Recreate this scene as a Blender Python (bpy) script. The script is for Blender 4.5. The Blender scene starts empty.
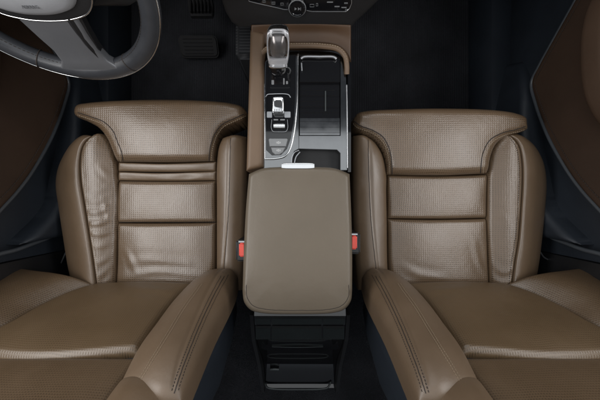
import bpy, bmesh, math, random
import numpy as np

random.seed(7)
rng = np.random.default_rng(7)
C = bpy.context.scene.collection

# ------------------------------------------------------------------ camera
CAMZ = 1.23
F = 300.0
cam_d = bpy.data.cameras.new('camera')
cam = bpy.data.objects.new('camera', cam_d)
C.objects.link(cam)
cam.location = (0, 0, CAMZ)
cam.rotation_euler = (0, 0, 0)
cam_d.sensor_width = 36
cam_d.lens = 18
cam_d.clip_start = 0.02
cam_d.clip_end = 50
sc = bpy.context.scene
sc.camera = cam
sc.view_settings.view_transform = 'Standard'
sc.view_settings.look = 'None'
sc.view_settings.gamma = 1
sc.view_settings.exposure = 0.0
sc.cycles.max_bounces = 8
sc.cycles.transmission_bounces = 8

# ------------------------------------------------------------------ world and lamps (roof glass and windows)
W = bpy.data.worlds.new('World')
sc.world = W
W.use_nodes = True
W.node_tree.nodes['Background'].inputs[0].default_value = (0.80, 0.88, 1.0, 1)
W.node_tree.nodes['Background'].inputs[1].default_value = 0.09


LAMPS = {}


def area(name, loc, target, sx, sy, power, col):
    d = bpy.data.lights.new(name, 'AREA')
    d.shape = 'RECTANGLE'
    d.size, d.size_y = sx, sy
    d.energy = power
    d.color = col
    o = bpy.data.objects.new(name, d)
    C.objects.link(o)
    from mathutils import Vector
    v = Vector(target) - Vector(loc)
    o.location = loc
    o.rotation_euler = v.to_track_quat('-Z', 'Y').to_euler()
    LAMPS[name] = o
    return o


area('roof_glass_light', (0, -0.10, 1.50), (0, -0.10, 0), 1.1, 1.0, 3.6, (0.95, 0.98, 1.0))
area('left_window_light', (-0.86, -0.02, 1.27), (-0.30, -0.02, 0.40), 1.25, 0.42, 11.0, (1.0, 0.985, 0.97))
area('right_window_light', (0.90, -0.02, 1.25), (0.25, -0.02, 0.40), 1.25, 0.36, 7.5, (1.0, 0.985, 0.97))
area('windscreen_light', (0, 1.05, 1.36), (0, -0.35, 0.45), 1.2, 0.40, 4.8, (0.97, 0.99, 1.0))


# ------------------------------------------------------------------ projection helpers (photo pixel + real height/plane -> point)
def P(px, py, z):
    d = CAMZ - z
    return np.array([(px - 300) / F * d, (200 - py) / F * d, z])


def PXW(px, py, X):
    d = X * F / (px - 300)
    return np.array([X, (200 - py) / F * d, CAMZ - d])


REC = math.radians(17)
UB = np.array([0, -math.sin(REC), math.cos(REC)])
NB = np.array([0, math.cos(REC), math.sin(REC)])
B0 = np.array([0, -0.240, 0.395])


def BL(s, t, off=0.0):
    return B0 + np.array([s, 0, 0]) + UB * t + NB * off


def PB(px, py, off=0.0):
    ray = np.array([(px - 300) / F, (200 - py) / F, -1.0])
    o = np.array([0, 0, CAMZ])
    q = B0 + NB * off
    k = np.dot(q - o, NB) / np.dot(ray, NB)
    return o + ray * k


# ------------------------------------------------------------------ materials
def mat(name, col, rough=0.5, metal=0.0, spec=0.5, coat=0.0, coat_rough=0.1, var=0.0, var_scale=20.0,
        bump=0.0, bump_scale=200.0, perf=0.0, perf_pitch=0.0055, transmission=0.0, ior=1.5, ribs=None, rvar=0.0,
        specks=0.0, und=0.0):
    m = bpy.data.materials.new(name)
    m.use_nodes = True
    nt = m.node_tree
    b = nt.nodes['Principled BSDF']
    N = nt.nodes.new
    L = nt.links.new
    b.inputs['Roughness'].default_value = rough
    b.inputs['Metallic'].default_value = metal
    b.inputs['Specular IOR Level'].default_value = spec
    b.inputs['Coat Weight'].default_value = coat
    b.inputs['Coat Roughness'].default_value = coat_rough
    b.inputs['Transmission Weight'].default_value = transmission
    b.inputs['IOR'].default_value = ior
    b.inputs['Base Color'].default_value = (*col, 1)
    tc = N('ShaderNodeTexCoord')
    colsock = None
    if var > 0 or rvar > 0:
        n = N('ShaderNodeTexNoise')
        n.inputs['Scale'].default_value = var_scale
        n.inputs['Detail'].default_value = 6
        n.inputs['Roughness'].default_value = 0.6
        L(tc.outputs['Object'], n.inputs['Vector'])
        if var > 0:
            mr = N('ShaderNodeMapRange')
            mr.inputs['From Min'].default_value = 0.3
            mr.inputs['From Max'].default_value = 0.7
            mr.inputs['To Min'].default_value = 1 - var
            mr.inputs['To Max'].default_value = 1 + var
            L(n.outputs['Fac'], mr.inputs['Value'])
            mx = N('ShaderNodeVectorMath')
            mx.operation = 'SCALE'
            mx.inputs[0].default_value = col
            L(mr.outputs[0], mx.inputs['Scale'])
            colsock = mx.outputs[0]
        if rvar > 0:
            mr2 = N('ShaderNodeMapRange')
            mr2.inputs['From Min'].default_value = 0.3
            mr2.inputs['From Max'].default_value = 0.7
            mr2.inputs['To Min'].default_value = max(0.02, rough - rvar)
            mr2.inputs['To Max'].default_value = rough + rvar
            L(n.outputs['Fac'], mr2.inputs['Value'])
            L(mr2.outputs[0], b.inputs['Roughness'])
    height = None
    if bump > 0:
        v = N('ShaderNodeTexVoronoi')
        v.inputs['Scale'].default_value = bump_scale
        L(tc.outputs['Object'], v.inputs['Vector'])
        n2 = N('ShaderNodeTexNoise')
        n2.inputs['Scale'].default_value = bump_scale * 0.35
        n2.inputs['Detail'].default_value = 4
        L(tc.outputs['Object'], n2.inputs['Vector'])
        ad = N('ShaderNodeMath')
        ad.operation = 'ADD'
        L(v.outputs['Distance'], ad.inputs[0])
        L(n2.outputs['Fac'], ad.inputs[1])
        ml = N('ShaderNodeMath')
        ml.operation = 'MULTIPLY'
        ml.inputs[1].default_value = bump
        L(ad.outputs[0], ml.inputs[0])
        height = ml.outputs[0]
        if und > 0:
            n3 = N('ShaderNodeTexNoise')
            n3.inputs['Scale'].default_value = 42
            n3.inputs['Detail'].default_value = 5
            n3.inputs['Roughness'].default_value = 0.62
            L(tc.outputs['Object'], n3.inputs['Vector'])
            m3 = N('ShaderNodeMath')
            m3.operation = 'MULTIPLY_ADD'
            m3.inputs[1].default_value = und
            L(n3.outputs['Fac'], m3.inputs[0])
            L(height, m3.inputs[2])
            height = m3.outputs[0]
    if perf > 0:
        uv = N('ShaderNodeUVMap')
        wn_ = N('ShaderNodeTexNoise')
        wn_.inputs['Scale'].default_value = 14
        wn_.inputs['Detail'].default_value = 2
        L(tc.outputs['Object'], wn_.inputs['Vector'])
        wa = N('ShaderNodeVectorMath')
        wa.operation = 'MULTIPLY_ADD'
        wa.inputs[1].default_value = (0.008, 0.008, 0)
        L(wn_.outputs['Color'], wa.inputs[0])
        L(uv.outputs[0], wa.inputs[2])
        fd = N('ShaderNodeTexNoise')
        fd.inputs['Scale'].default_value = 11
        fd.inputs['Detail'].default_value = 3
        L(tc.outputs['Object'], fd.inputs['Vector'])
        fm = N('ShaderNodeMapRange')
        fm.inputs['From Min'].default_value = 0.36
        fm.inputs['From Max'].default_value = 0.62
        fm.inputs['To Min'].default_value = 1 - 0.25 * perf
        fm.inputs['To Max'].default_value = 1 - perf
        L(fd.outputs['Fac'], fm.inputs['Value'])
        sc_ = N('ShaderNodeVectorMath')
        sc_.operation = 'SCALE'
        sc_.inputs['Scale'].default_value = 1.0 / perf_pitch
        L(wa.outputs[0], sc_.inputs[0])
        fr = N('ShaderNodeVectorMath')
        fr.operation = 'FRACTION'
        L(sc_.outputs[0], fr.inputs[0])
        sb = N('ShaderNodeVectorMath')
        sb.operation = 'SUBTRACT'
        sb.inputs[1].default_value = (0.5, 0.5, 0)
        L(fr.outputs[0], sb.inputs[0])
        mu = N('ShaderNodeVectorMath')
        mu.operation = 'MULTIPLY'
        mu.inputs[1].default_value = (1, 1, 0)
        L(sb.outputs[0], mu.inputs[0])
        ln = N('ShaderNodeVectorMath')
        ln.operation = 'LENGTH'
        L(mu.outputs[0], ln.inputs[0])
        hole = N('ShaderNodeMapRange')
        hole.interpolation_type = 'SMOOTHSTEP'
        hole.inputs['From Min'].default_value = 0.13
        hole.inputs['From Max'].default_value = 0.29
        hole.inputs['To Min'].default_value = 1 - perf
        hole.inputs['To Max'].default_value = 1
        L(ln.outputs['Value'], hole.inputs['Value'])
        L(fm.outputs[0], hole.inputs['To Min'])
        mm = N('ShaderNodeVectorMath')
        mm.operation = 'SCALE'
        if colsock:
            L(colsock, mm.inputs[0])
        else:
            mm.inputs[0].default_value = col
        L(hole.outputs[0], mm.inputs['Scale'])
        colsock = mm.outputs[0]
        dm = N('ShaderNodeMapRange')
        dm.interpolation_type = 'SMOOTHSTEP'
        dm.inputs['From Min'].default_value = 0.12
        dm.inputs['From Max'].default_value = 0.5
        dm.inputs['To Min'].default_value = 0
        dm.inputs['To Max'].default_value = 0.00016
        L(ln.outputs['Value'], dm.inputs['Value'])
        if height is not None:
            a2 = N('ShaderNodeMath')
            a2.operation = 'ADD'
            L(height, a2.inputs[0])
            L(dm.outputs[0], a2.inputs[1])
            height = a2.outputs[0]
        else:
            height = dm.outputs[0]
    if ribs:
        axis, pitch, depth = ribs
        sp = N('ShaderNodeSeparateXYZ')
        L(tc.outputs['Object'], sp.inputs[0])
        s1 = N('ShaderNodeMath')
        s1.operation = 'MULTIPLY'
        s1.inputs[1].default_value = 2 * math.pi / pitch
        L(sp.outputs[axis], s1.inputs[0])
        s2 = N('ShaderNodeMath')
        s2.operation = 'SINE'
        L(s1.outputs[0], s2.inputs[0])
        s3 = N('ShaderNodeMath')
        s3.operation = 'MULTIPLY'
        s3.inputs[1].default_value = depth
        L(s2.outputs[0], s3.inputs[0])
        if height is not None:
            a3 = N('ShaderNodeMath')
            L(height, a3.inputs[0])
            L(s3.outputs[0], a3.inputs[1])
            height = a3.outputs[0]
        else:
            height = s3.outputs[0]
    if specks > 0:
        wn = N('ShaderNodeTexNoise')
        wn.inputs['Scale'].default_value = 900
        L(tc.outputs['Object'], wn.inputs['Vector'])
        mr3 = N('ShaderNodeMapRange')
        mr3.inputs['From Min'].default_value = 0.45
        mr3.inputs['From Max'].default_value = 0.75
        mr3.inputs['To Min'].default_value = 1 - specks
        mr3.inputs['To Max'].default_value = 1 + 3 * specks
        L(wn.outputs['Fac'], mr3.inputs['Value'])
        ms = N('ShaderNodeVectorMath')
        ms.operation = 'SCALE'
        if colsock:
            L(colsock, ms.inputs[0])
        else:
            ms.inputs[0].default_value = col
        L(mr3.outputs[0], ms.inputs['Scale'])
        colsock = ms.outputs[0]
    if colsock:
        L(colsock, b.inputs['Base Color'])
    if height is not None:
        bp = N('ShaderNodeBump')
        bp.inputs['Strength'].default_value = 1.0
        bp.inputs['Distance'].default_value = 1.0
        L(height, bp.inputs['Height'])
        L(bp.outputs[0], b.inputs['Normal'])
    return m


BR = (0.124, 0.082, 0.049)
M = {}
LE = dict(und=0.0005, spec=0.85, var=0.08, var_scale=9, bump=0.00006, bump_scale=800)
M['leather'] = mat('brown_leather', BR, rough=0.38, rvar=0.06, **LE)
M['perf'] = mat('perforated_brown_leather', BR, rough=0.33, perf=0.7, perf_pitch=0.0058, rvar=0.05, **LE)
M['perf_fine'] = mat('fine_perforated_brown_leather', (0.103, 0.066, 0.036), rough=0.42, perf=0.6, perf_pitch=0.0048, rvar=0.05, **LE)
M['lid'] = mat('smooth_taupe_leather', (0.121, 0.097, 0.070), rough=0.42, var=0.07, var_scale=6, und=0.0006, bump=0.00006, bump_scale=700, rvar=0.10)
M['saddle'] = mat('saddle_brown_leather', (0.075, 0.040, 0.020), rough=0.5, var=0.09, var_scale=14, bump=0.00006, bump_scale=800)
M['rail'] = mat('tan_rail_leather', (0.140, 0.090, 0.055), rough=0.5, var=0.06, var_scale=14, bump=0.00006, bump_scale=800)
M['thread'] = mat('tan_thread', (0.36, 0.29, 0.21), rough=0.8)
M['dark_thread'] = mat('dark_thread', (0.022, 0.016, 0.013), rough=0.8)
M['navy'] = mat('midnight_vinyl', (0.016, 0.021, 0.029), rough=0.55, var=0.15, var_scale=12, bump=0.00007, bump_scale=500)
M['black'] = mat('black_plastic', (0.010, 0.010, 0.011), rough=0.5, var=0.2, var_scale=18, bump=0.00007, bump_scale=500)
M['softgrey'] = mat('charcoal_plastic', (0.030, 0.031, 0.034), rough=0.55, var=0.12, var_scale=18, bump=0.00007, bump_scale=500)
M['gloss'] = mat('piano_black', (0.006, 0.006, 0.007), rough=0.06, spec=0.5, coat=0.6, coat_rough=0.03, rvar=0.02, var_scale=30)
M['inlay'] = mat('dark_mirror_inlay', (0.26, 0.265, 0.27), rough=0.13, metal=1.0, rvar=0.03, var_scale=40)
M['carpet'] = mat('black_carpet', (0.028, 0.029, 0.033), rough=0.95, spec=0.1, specks=0.6, var=0.35, var_scale=5, bump=0.002, bump_scale=500)
M['rubber'] = mat('black_rubber', (0.022, 0.023, 0.027), rough=0.85, spec=0.2, ribs=(0, 0.009, 0.0005), var=0.35, var_scale=7, specks=0.3)
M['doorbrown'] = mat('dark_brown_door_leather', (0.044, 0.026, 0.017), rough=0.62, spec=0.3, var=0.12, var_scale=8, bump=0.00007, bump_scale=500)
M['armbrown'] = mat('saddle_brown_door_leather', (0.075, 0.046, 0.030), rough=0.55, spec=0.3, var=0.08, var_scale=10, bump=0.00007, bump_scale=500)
M['chrome'] = mat('bright_chrome', (0.82, 0.83, 0.84), rough=0.16, metal=1.0, rvar=0.04, var_scale=50)
M['satin'] = mat('satin_silver', (0.50, 0.51, 0.53), rough=0.34, metal=0.9, rvar=0.06, var_scale=40)
M['wheel'] = mat('charcoal_wheel_leather', (0.034, 0.036, 0.041), rough=0.34, var=0.08, var_scale=25, bump=0.00004, bump_scale=900, rvar=0.06)
M['airbag'] = mat('grey_airbag_vinyl', (0.25, 0.253, 0.265), rough=0.5, var=0.05, var_scale=25, bump=0.00005, bump_scale=800)
M['glass'] = mat('crystal', (1, 1, 1), rough=0.02, transmission=1.0, ior=1.52)
M['button'] = mat('grey_button', (0.20, 0.205, 0.21), rough=0.4, var=0.04, var_scale=60)
M['crystal_glint'] = mat('crystal_glint_silver', (0.80, 0.80, 0.83), rough=0.25, metal=0.25)  # pale silver that imitates bright glints inside the crystal
M['knobcore'] = mat('brushed_core', (0.24, 0.225, 0.22), rough=0.22, metal=0.7)
M['dimsilver'] = mat('dull_silver', (0.09, 0.10, 0.10), rough=0.35, metal=0.6)
M['kick'] = mat('grained_kick_panel', (0.022, 0.023, 0.026), rough=0.6, ribs=(1, 0.008, 0.0003), var=0.1, var_scale=20)
M['letter'] = mat('embossed_grey', (0.12, 0.122, 0.13), rough=0.5)
M['red'] = mat('red_release_button', (0.74, 0.085, 0.06), rough=0.35, var=0.05, var_scale=80)
M['spoke'] = mat('silver_spoke', (0.13, 0.133, 0.142), rough=0.38, metal=0.35, var=0.05, var_scale=30)
M['pedal'] = mat('pedal_rubber', (0.010, 0.010, 0.011), rough=0.75, spec=0.3)
M['white'] = mat('white_print', (0.75, 0.75, 0.75), rough=0.6)
M['grip'] = mat('greyish_plastic', (0.012, 0.015, 0.015), rough=0.16, var=0.08, var_scale=30, rvar=0.05)


# ------------------------------------------------------------------ mesh building
class MB:
    def __init__(self):
        self.v = []
        self.f = []
        self.m = []
        self.uv = []   # per vertex

    def add(self, verts, faces, mi=0, uv=None):
        o = len(self.v)
        for i, p in enumerate(verts):
            self.v.append((float(p[0]), float(p[1]), float(p[2])))
            self.uv.append((float(uv[i][0]), float(uv[i][1])) if uv is not None else (float(p[0]), float(p[1])))
        for f in faces:
            self.f.append([o + i for i in f])
            self.m.append(mi)

    def build(self, name, mats, parent=None, smooth=True, recalc=True, autosmooth=None):
        if not isinstance(mats, (list, tuple)):
            mats = [mats]
        me = bpy.data.meshes.new(name)
        org = np.array([0.0, 0.0, 0.0])
        if parent is None:
            a = np.array(self.v)
            org = np.array([(a[:, 0].min() + a[:, 0].max()) / 2, (a[:, 1].min() + a[:, 1].max()) / 2, a[:, 2].min()])
        else:
            q = parent
            while q is not None:
                org = org + np.array(q.location)
                q = q.parent
        me.from_pydata([tuple(np.array(p) - org) for p in self.v], [], self.f)
        ul = me.uv_layers.new(name='UVMap')
        li = np.empty(len(me.loops), dtype=np.int32)
        me.loops.foreach_get('vertex_index', li)
        uva = np.array(self.uv, dtype=np.float32)[li]
        ul.data.foreach_set('uv', uva.ravel())
        for mm in mats:
            me.materials.append(mm)
        me.polygons.foreach_set('material_index', np.array(self.m, dtype=np.int32))
        if recalc:
            bm = bmesh.new()
            bm.from_mesh(me)
            bmesh.ops.recalc_face_normals(bm, faces=bm.faces)
            bm.to_mesh(me)
            bm.free()
        me.polygons.foreach_set('use_smooth', np.ones(len(me.polygons), dtype=bool) if smooth else np.zeros(len(me.polygons), dtype=bool))
        if smooth:
            me.set_sharp_from_angle(angle=math.radians(autosmooth or 50))
        me.update()
        o = bpy.data.objects.new(name, me)
        C.objects.link(o)
        if parent is not None:
            o.parent = parent
        else:
            o.location = org
        return o


def tag(o, label, cat, group=None, kind=None):
    if label:
        o['label'] = label
    if cat:
        o['category'] = cat
    if group:
        o['group'] = group
    if kind:
        o['kind'] = kind
    return o


def thing(name, label, cat, loc, group=None):
    o = bpy.data.objects.new(name, None)
    o.empty_display_size = 0.05
    C.objects.link(o)
    o.location = tuple(float(x) for x in loc)
    return tag(o, label, cat, group)


def cr(pts, n=40, closed=False):
    """Catmull-Rom through points, resampled evenly by arc length."""
    p = np.array(pts, dtype=float)
    if len(p) == 2:
        t = np.linspace(0, 1, n)[:, None]
        return p[0] * (1 - t) + p[1] * t
    if closed:
        q = np.vstack([p[-1], p, p[0], p[1]])
        segs = len(p)
    else:
        q = np.vstack([2 * p[0] - p[1], p, 2 * p[-1] - p[-2]])
        segs = len(p) - 1
    out = []
    K = 24
    for i in range(segs):
        a, b, c, d = q[i], q[i + 1], q[i + 2], q[i + 3]
        ta = 0.0
        tb = ta + max(np.linalg.norm(b - a), 1e-9) ** 0.5
        tc_ = tb + max(np.linalg.norm(c - b), 1e-9) ** 0.5
        td = tc_ + max(np.linalg.norm(d - c), 1e-9) ** 0.5
        for t in np.linspace(tb, tc_, K, endpoint=False):
            A1 = a * (tb - t) / (tb - ta) + b * (t - ta) / (tb - ta)
            A2 = b * (tc_ - t) / (tc_ - tb) + c * (t - tb) / (tc_ - tb)
            A3 = c * (td - t) / (td - tc_) + d * (t - tc_) / (td - tc_)
            B1 = A1 * (tc_ - t) / (tc_ - ta) + A2 * (t - ta) / (tc_ - ta)
            B2 = A2 * (td - t) / (td - tb) + A3 * (t - tb) / (td - tb)
            out.append(B1 * (tc_ - t) / (tc_ - tb) + B2 * (t - tb) / (tc_ - tb))
    out.append(p[0] if closed else p[-1])
    out = np.array(out)
    return resample(out, n + 1)[:-1] if closed else resample(out, n)


def resample(a, n, params=None):
    a = np.array(a, dtype=float)
    d = np.r_[0, np.cumsum(np.linalg.norm(np.diff(a, axis=0), axis=1))]
    if d[-1] < 1e-9:
        return np.repeat(a[:1], n, axis=0)
    t = (np.linspace(0, 1, n) if params is None else params) * d[-1]
    return np.stack([np.interp(t, d, a[:, k]) for k in range(a.shape[1])], axis=1)


def seg_dist(pts, poly):
    """distance of pts (N,3) to polyline"""
    best = np.full(len(pts), 1e9)
    for i in range(len(poly) - 1):
        a, b = poly[i], poly[i + 1]
        ab = b - a
        L2 = np.dot(ab, ab)
        if L2 < 1e-14:
            continue
        t = np.clip(((pts - a) @ ab) / L2, 0, 1)
        best = np.minimum(best, np.linalg.norm(pts - (a + t[:, None] * ab), axis=1))
    return best


def proj(p):
    p = np.asarray(p)
    d = CAMZ - p[:, 2]
    return np.stack([300 + p[:, 0] / d * F, 200 - p[:, 1] / d * F], axis=1)


class Pad:
    """padded panel over a four sided outline: top surface, side skirt and bottom"""

    def __init__(self, mb, bottom, top, left, right, up, r=0.01, h=0.01, crown=0.0, R=0.1, nu=70, nv=60, skirt=0.03,
                 grooves=(), wrinkles=(), noise=0.0008, mi=0, skip=(), uvmode='xy', nscale=22.0, flat=0.5):
        up = np.array(up, dtype=float)
        up /= np.linalg.norm(up)
        k = np.linspace(0, 1, nu)
        U = (1 - flat) * k + flat * 0.5 * (1 - np.cos(np.pi * k))
        k = np.linspace(0, 1, nv)
        V = (1 - flat) * k + flat * 0.5 * (1 - np.cos(np.pi * k))
        c0 = resample(bottom, nu, U)
        c1 = resample(top, nu, U)
        d0 = resample(left, nv, V)
        d1 = resample(right, nv, V)
        # make corners agree
        u = U[:, None, None]
        v = V[None, :, None]
        S = (1 - v) * c0[:, None, :] + v * c1[:, None, :] + (1 - u) * d0[None] + u * d1[None] - (
            (1 - u) * (1 - v) * c0[0] + u * (1 - v) * c0[-1] + (1 - u) * v * c1[0] + u * v * c1[-1])
        pts = S.reshape(-1, 3)
        base = pts.copy()

        def flatp(a):
            a = np.asarray(a)
            return a - (a @ up)[:, None] * up

        edges = {'b': bottom, 't': top, 'l': left, 'r': right}
        fp = flatp(pts)
        H = np.full(len(pts), float(h))
        CR = np.full(len(pts), float(crown))
        inner = np.ones(len(pts))
        for kk, e in edges.items():
            if kk in skip:
                continue
            dd = seg_dist(fp, flatp(resample(e, 80)))
            re = r.get(kk, r['x']) if isinstance(r, dict) else r
            x = np.clip(dd / re, 0, 1)
            H *= np.sqrt(np.clip(1 - (1 - x) ** 2.2, 0, 1))
            y = np.clip(dd / R, 0, 1)
            CR *= np.clip(1 - (1 - y) ** 2, 0, 1) ** 0.75
            inner *= np.clip(dd / (2 * re), 0, 1)
        H = H + CR
        if noise:
            nn = np.zeros(len(pts))
            for _ in range(7):
                w = rng.normal(size=3) * nscale
                nn += np.sin(pts @ w + rng.uniform(0, 6.28))
            H = H + noise * nn / 2.5 * inner
        pix = proj(pts)
        for (path, depth, width) in grooves:      # path in photo pixels
            gp = np.array(cr(path, 60))
            g3 = np.c_[gp, np.zeros(len(gp))]
            dd = seg_dist(np.c_[pix, np.zeros(len(pix))], g3)
            H = H - depth * np.exp(-(dd / width) ** 2)
        for (path, amp, width) in wrinkles:
            gp = np.array(cr(path, 30))
            n = len(gp)
            best = np.full(len(pix), 1e9)
            tp = np.zeros(len(pix))
            for i, q in enumerate(gp):
                dd = np.linalg.norm(pix - q, axis=1)
                s = dd < best
                best[s] = dd[s]
                tp[s] = i / (n - 1)
            taper = np.sin(np.pi * np.clip(tp * 0.9 + 0.05, 0, 1)) ** 0.6
            H = H + amp * taper * (np.exp(-(best / width) ** 2) - 0.5 * np.exp(-((best - 1.9 * width) / width) ** 2)) * inner
        pts = pts + H[:, None] * up
        self.grid = pts
        self.up = up
        self.pix = proj(pts)
        if uvmode == 'xy':
            uv = base[:, :2]
        elif uvmode == 'arc':
            ul = np.linalg.norm(np.diff(S, axis=0), axis=2).mean(axis=1)
            vl = np.linalg.norm(np.diff(S, axis=1), axis=2).mean(axis=0)
            uc, vc = np.r_[0, np.cumsum(ul)], np.r_[0, np.cumsum(vl)]
            uv = np.stack([np.repeat(uc[:, None], nv, 1), np.repeat(vc[None], nu, 0)], axis=2).reshape(-1, 2)
        elif uvmode == 'back':
            rel = base - B0
            uv = np.stack([rel[:, 0], rel @ UB], axis=1)
        else:
            uv = base[:, 1:]
        idx = np.arange(nu * nv).reshape(nu, nv)
        faces = [(idx[i, j], idx[i + 1, j], idx[i + 1, j + 1], idx[i, j + 1]) for i in range(nu - 1) for j in range(nv - 1)]
        ring = list(idx[:, 0]) + list(idx[-1, 1:]) + list(idx[-2::-1, -1]) + list(idx[0, -2:0:-1])
        n0 = len(pts)
        low = pts[ring] - up * skirt
        cen = low.mean(axis=0)
        allp = np.vstack([pts, low, cen[None]])
        alluv = np.vstack([uv, uv[ring], uv[ring].mean(axis=0)[None]])
        nr = len(ring)
        for i in range(nr):
            j = (i + 1) % nr
            faces.append((ring[i], n0 + i, n0 + j, ring[j]))
            faces.append((n0 + i, n0 + nr, n0 + j))
        mb.add(allp, faces, mi, alluv)
        self.mb = mb

    def on(self, path, n=60, lift=0.0004, smooth=True):
        gp = cr(path, n) if len(path) > 1 else np.array(path)
        out = []
        for q in gp:
            d = np.sum((self.pix - q) ** 2, axis=1)
            k = np.argpartition(d, 6)[:6]
            w = 1 / (d[k] + 0.02)
            out.append((self.grid[k] * w[:, None]).sum(axis=0) / w.sum() + self.up * lift)
        return np.array(out)

    def seam(self, path, mi, rad=0.0011, n=70, lift=0.0002):
        tube(self.mb, self.on(path, n, lift), rad, 6, mi)

    def stitches(self, path, mi, pitch=0.0062, length=0.004, rad=0.0007, n=90, lift=0.0006):
        p = self.on(path, n, lift)
        stitch(self.mb, p, mi, pitch, length, rad)


def stitch(mb, p, mi, pitch=0.0062, length=0.004, rad=0.0007):
    d = np.r_[0, np.cumsum(np.linalg.norm(np.diff(p, axis=0), axis=1))]
    s = 0.0
    while s + length < d[-1]:
        a = np.array([np.interp(s, d, p[:, k]) for k in range(3)])
        b = np.array([np.interp(s + length, d, p[:, k]) for k in range(3)])
        tube(mb, np.array([a, b]), rad, 4, mi)
        s += pitch


def tube(mb, path, rad, ns=8, mi=0, closed=False, flat=None):
    path = np.array(path, dtype=float)
    n = len(path)
    rad = np.broadcast_to(np.array(rad, dtype=float), (n,))
    if closed:
        T = np.roll(path, -1, axis=0) - np.roll(path, 1, axis=0)
    else:
        T = np.gradient(path, axis=0)
    T /= np.linalg.norm(T, axis=1)[:, None] + 1e-12
    ref = np.array([0, 0, 1.0]) if abs(T[0][2]) < 0.9 else np.array([0, 1.0, 0])
    N = ref - T[0] * np.dot(ref, T[0])
    N /= np.linalg.norm(N)
    vs = []
    for i in range(n):
        N = N - T[i] * np.dot(N, T[i])
        N /= np.linalg.norm(N) + 1e-12
        Bn = np.cross(T[i], N)
        for k in range(ns):
            a = 2 * math.pi * k / ns
            vs.append(path[i] + rad[i] * (math.cos(a) * Bn + math.sin(a) * N * (flat or 1)))
    fs = []
    m = n if closed else n - 1
    for i in range(m):
        i2 = (i + 1) % n
        for k in range(ns):
            k2 = (k + 1) % ns
            fs.append((i * ns + k, i * ns + k2, i2 * ns + k2, i2 * ns + k))
    if not closed:
        fs.append(tuple(range(ns)))
        fs.append(tuple((n - 1) * ns + k for k in range(ns)))
    mb.add(vs, fs, mi)


def loft(mb, secs, mi=0, cap=True, closed_ring=True):
    ns = len(secs[0])
    vs = [p for s in secs for p in s]
    fs = []
    for i in range(len(secs) - 1):
        for k in range(ns if closed_ring else ns - 1):
            k2 = (k + 1) % ns
            fs.append((i * ns + k, i * ns + k2, (i + 1) * ns + k2, (i + 1) * ns + k))
    if cap:
        fs.append(tuple(range(ns)))
        fs.append(tuple((len(secs) - 1) * ns + k for k in range(ns)))
    mb.add(vs, fs, mi)


def bm_to(mb, bm, mi=0):
    bm.verts.ensure_lookup_table()
    bm.verts.index_update()
    mb.add([v.co[:] for v in bm.verts], [[v.index for v in f.verts] for f in bm.faces], mi)


def prism(mb, poly, z0, z1, bev=0.0015, mi=0, seg=2):
    """poly: list of (x,y) at top; walls straight down; top edge bevelled"""
    bm = bmesh.new()
    vs = [bm.verts.new((p[0], p[1], z0)) for p in poly]
    f = bm.faces.new(vs)
    ex = bmesh.ops.extrude_face_region(bm, geom=[f])
    tv = [g for g in ex['geom'] if isinstance(g, bmesh.types.BMVert)]
    for v in tv:
        v.co.z = z1
    if bev:
        es = [e for e in bm.edges if all(v in tv for v in e.verts)]
        bmesh.ops.bevel(bm, geom=es, offset=bev, segments=seg, affect='EDGES', clamp_overlap=True)
    bm_to(mb, bm, mi)
    bm.free()


def box(mb, lo, hi, bev=0.003, mi=0, seg=2, xf=None):
    bm = bmesh.new()
    bmesh.ops.create_cube(bm, size=1)
    for v in bm.verts:
        v.co = [(lo[k] + hi[k]) / 2 + v.co[k] * (hi[k] - lo[k]) for k in range(3)]
    if bev:
        bmesh.ops.bevel(bm, geom=bm.edges[:], offset=bev, segments=seg, affect='EDGES', clamp_overlap=True)
    if xf is not None:
        for v in bm.verts:
            v.co = xf(np.array(v.co))
    bm_to(mb, bm, mi)
    bm.free()


def rrect(cx, cy, hx, hy, r, n=6):
    out = []
    for (sx, sy, a0) in ((1, 1, 0), (-1, 1, 90), (-1, -1, 180), (1, -1, 270)):
        for k in range(n + 1):
            a = math.radians(a0 + 90 * k / n)
            out.append((cx + sx * (hx - r) + r * math.cos(a), cy + sy * (hy - r) + r * math.sin(a)))
    return out


def pix_rrect(x0, y0, x1, y1, z, r_px, n=5):
    """rounded rectangle given in photo pixels at height z -> xy list"""
    return [tuple(P(a, b, z)[:2]) for a, b in rrect((x0 + x1) / 2, (y0 + y1) / 2, (x1 - x0) / 2, (y1 - y0) / 2, r_px, n)]


def PL(lst, z):
    return np.array([P(a[0], a[1], a[2] if len(a) > 2 else z) for a in lst])


# ================================================================== SETTING
mb = MB()
n = 40
xs = np.linspace(-1.1, 1.1, n)
ys = np.linspace(-1.5, 1.35, n)
vv = [(x, y, 0.004 * math.sin(9 * x + 4 * y) - 0.03 * max(0, abs(x) - 0.6)) for x in xs for y in ys]
ff = [(i * n + j, (i + 1) * n + j, (i + 1) * n + j + 1, i * n + j + 1) for i in range(n - 1) for j in range(n - 1)]
mb.add(vv, ff)
o = mb.build('floor', M['carpet'], recalc=False)
tag(o, 'black carpeted car floor', 'floor', kind='structure')

mb = MB()
box(mb, (-0.95, 0.98, -0.02), (0.95, 1.06, 0.98), 0.02)
o = mb.build('firewall', M['carpet'])
tag(o, 'black carpeted bulkhead ahead of the footwells', 'wall', kind='structure')

# ================================================================== FLOOR MATS
for sx, lab in ((-1, 'black ribbed floor mat in the footwell under the pedals'),
                (1, 'black ribbed floor mat in the empty footwell ahead of the right seat')):
    mb = MB()
    prism(mb, rrect(sx * 0.43, 0.56, 0.255, 0.34, 0.05), 0.004, 0.020, 0.005)
    o = mb.build('floor_mat', M['rubber'])
    tag(o, lab, 'floor mat', 'floor mats in the footwells')

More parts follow.
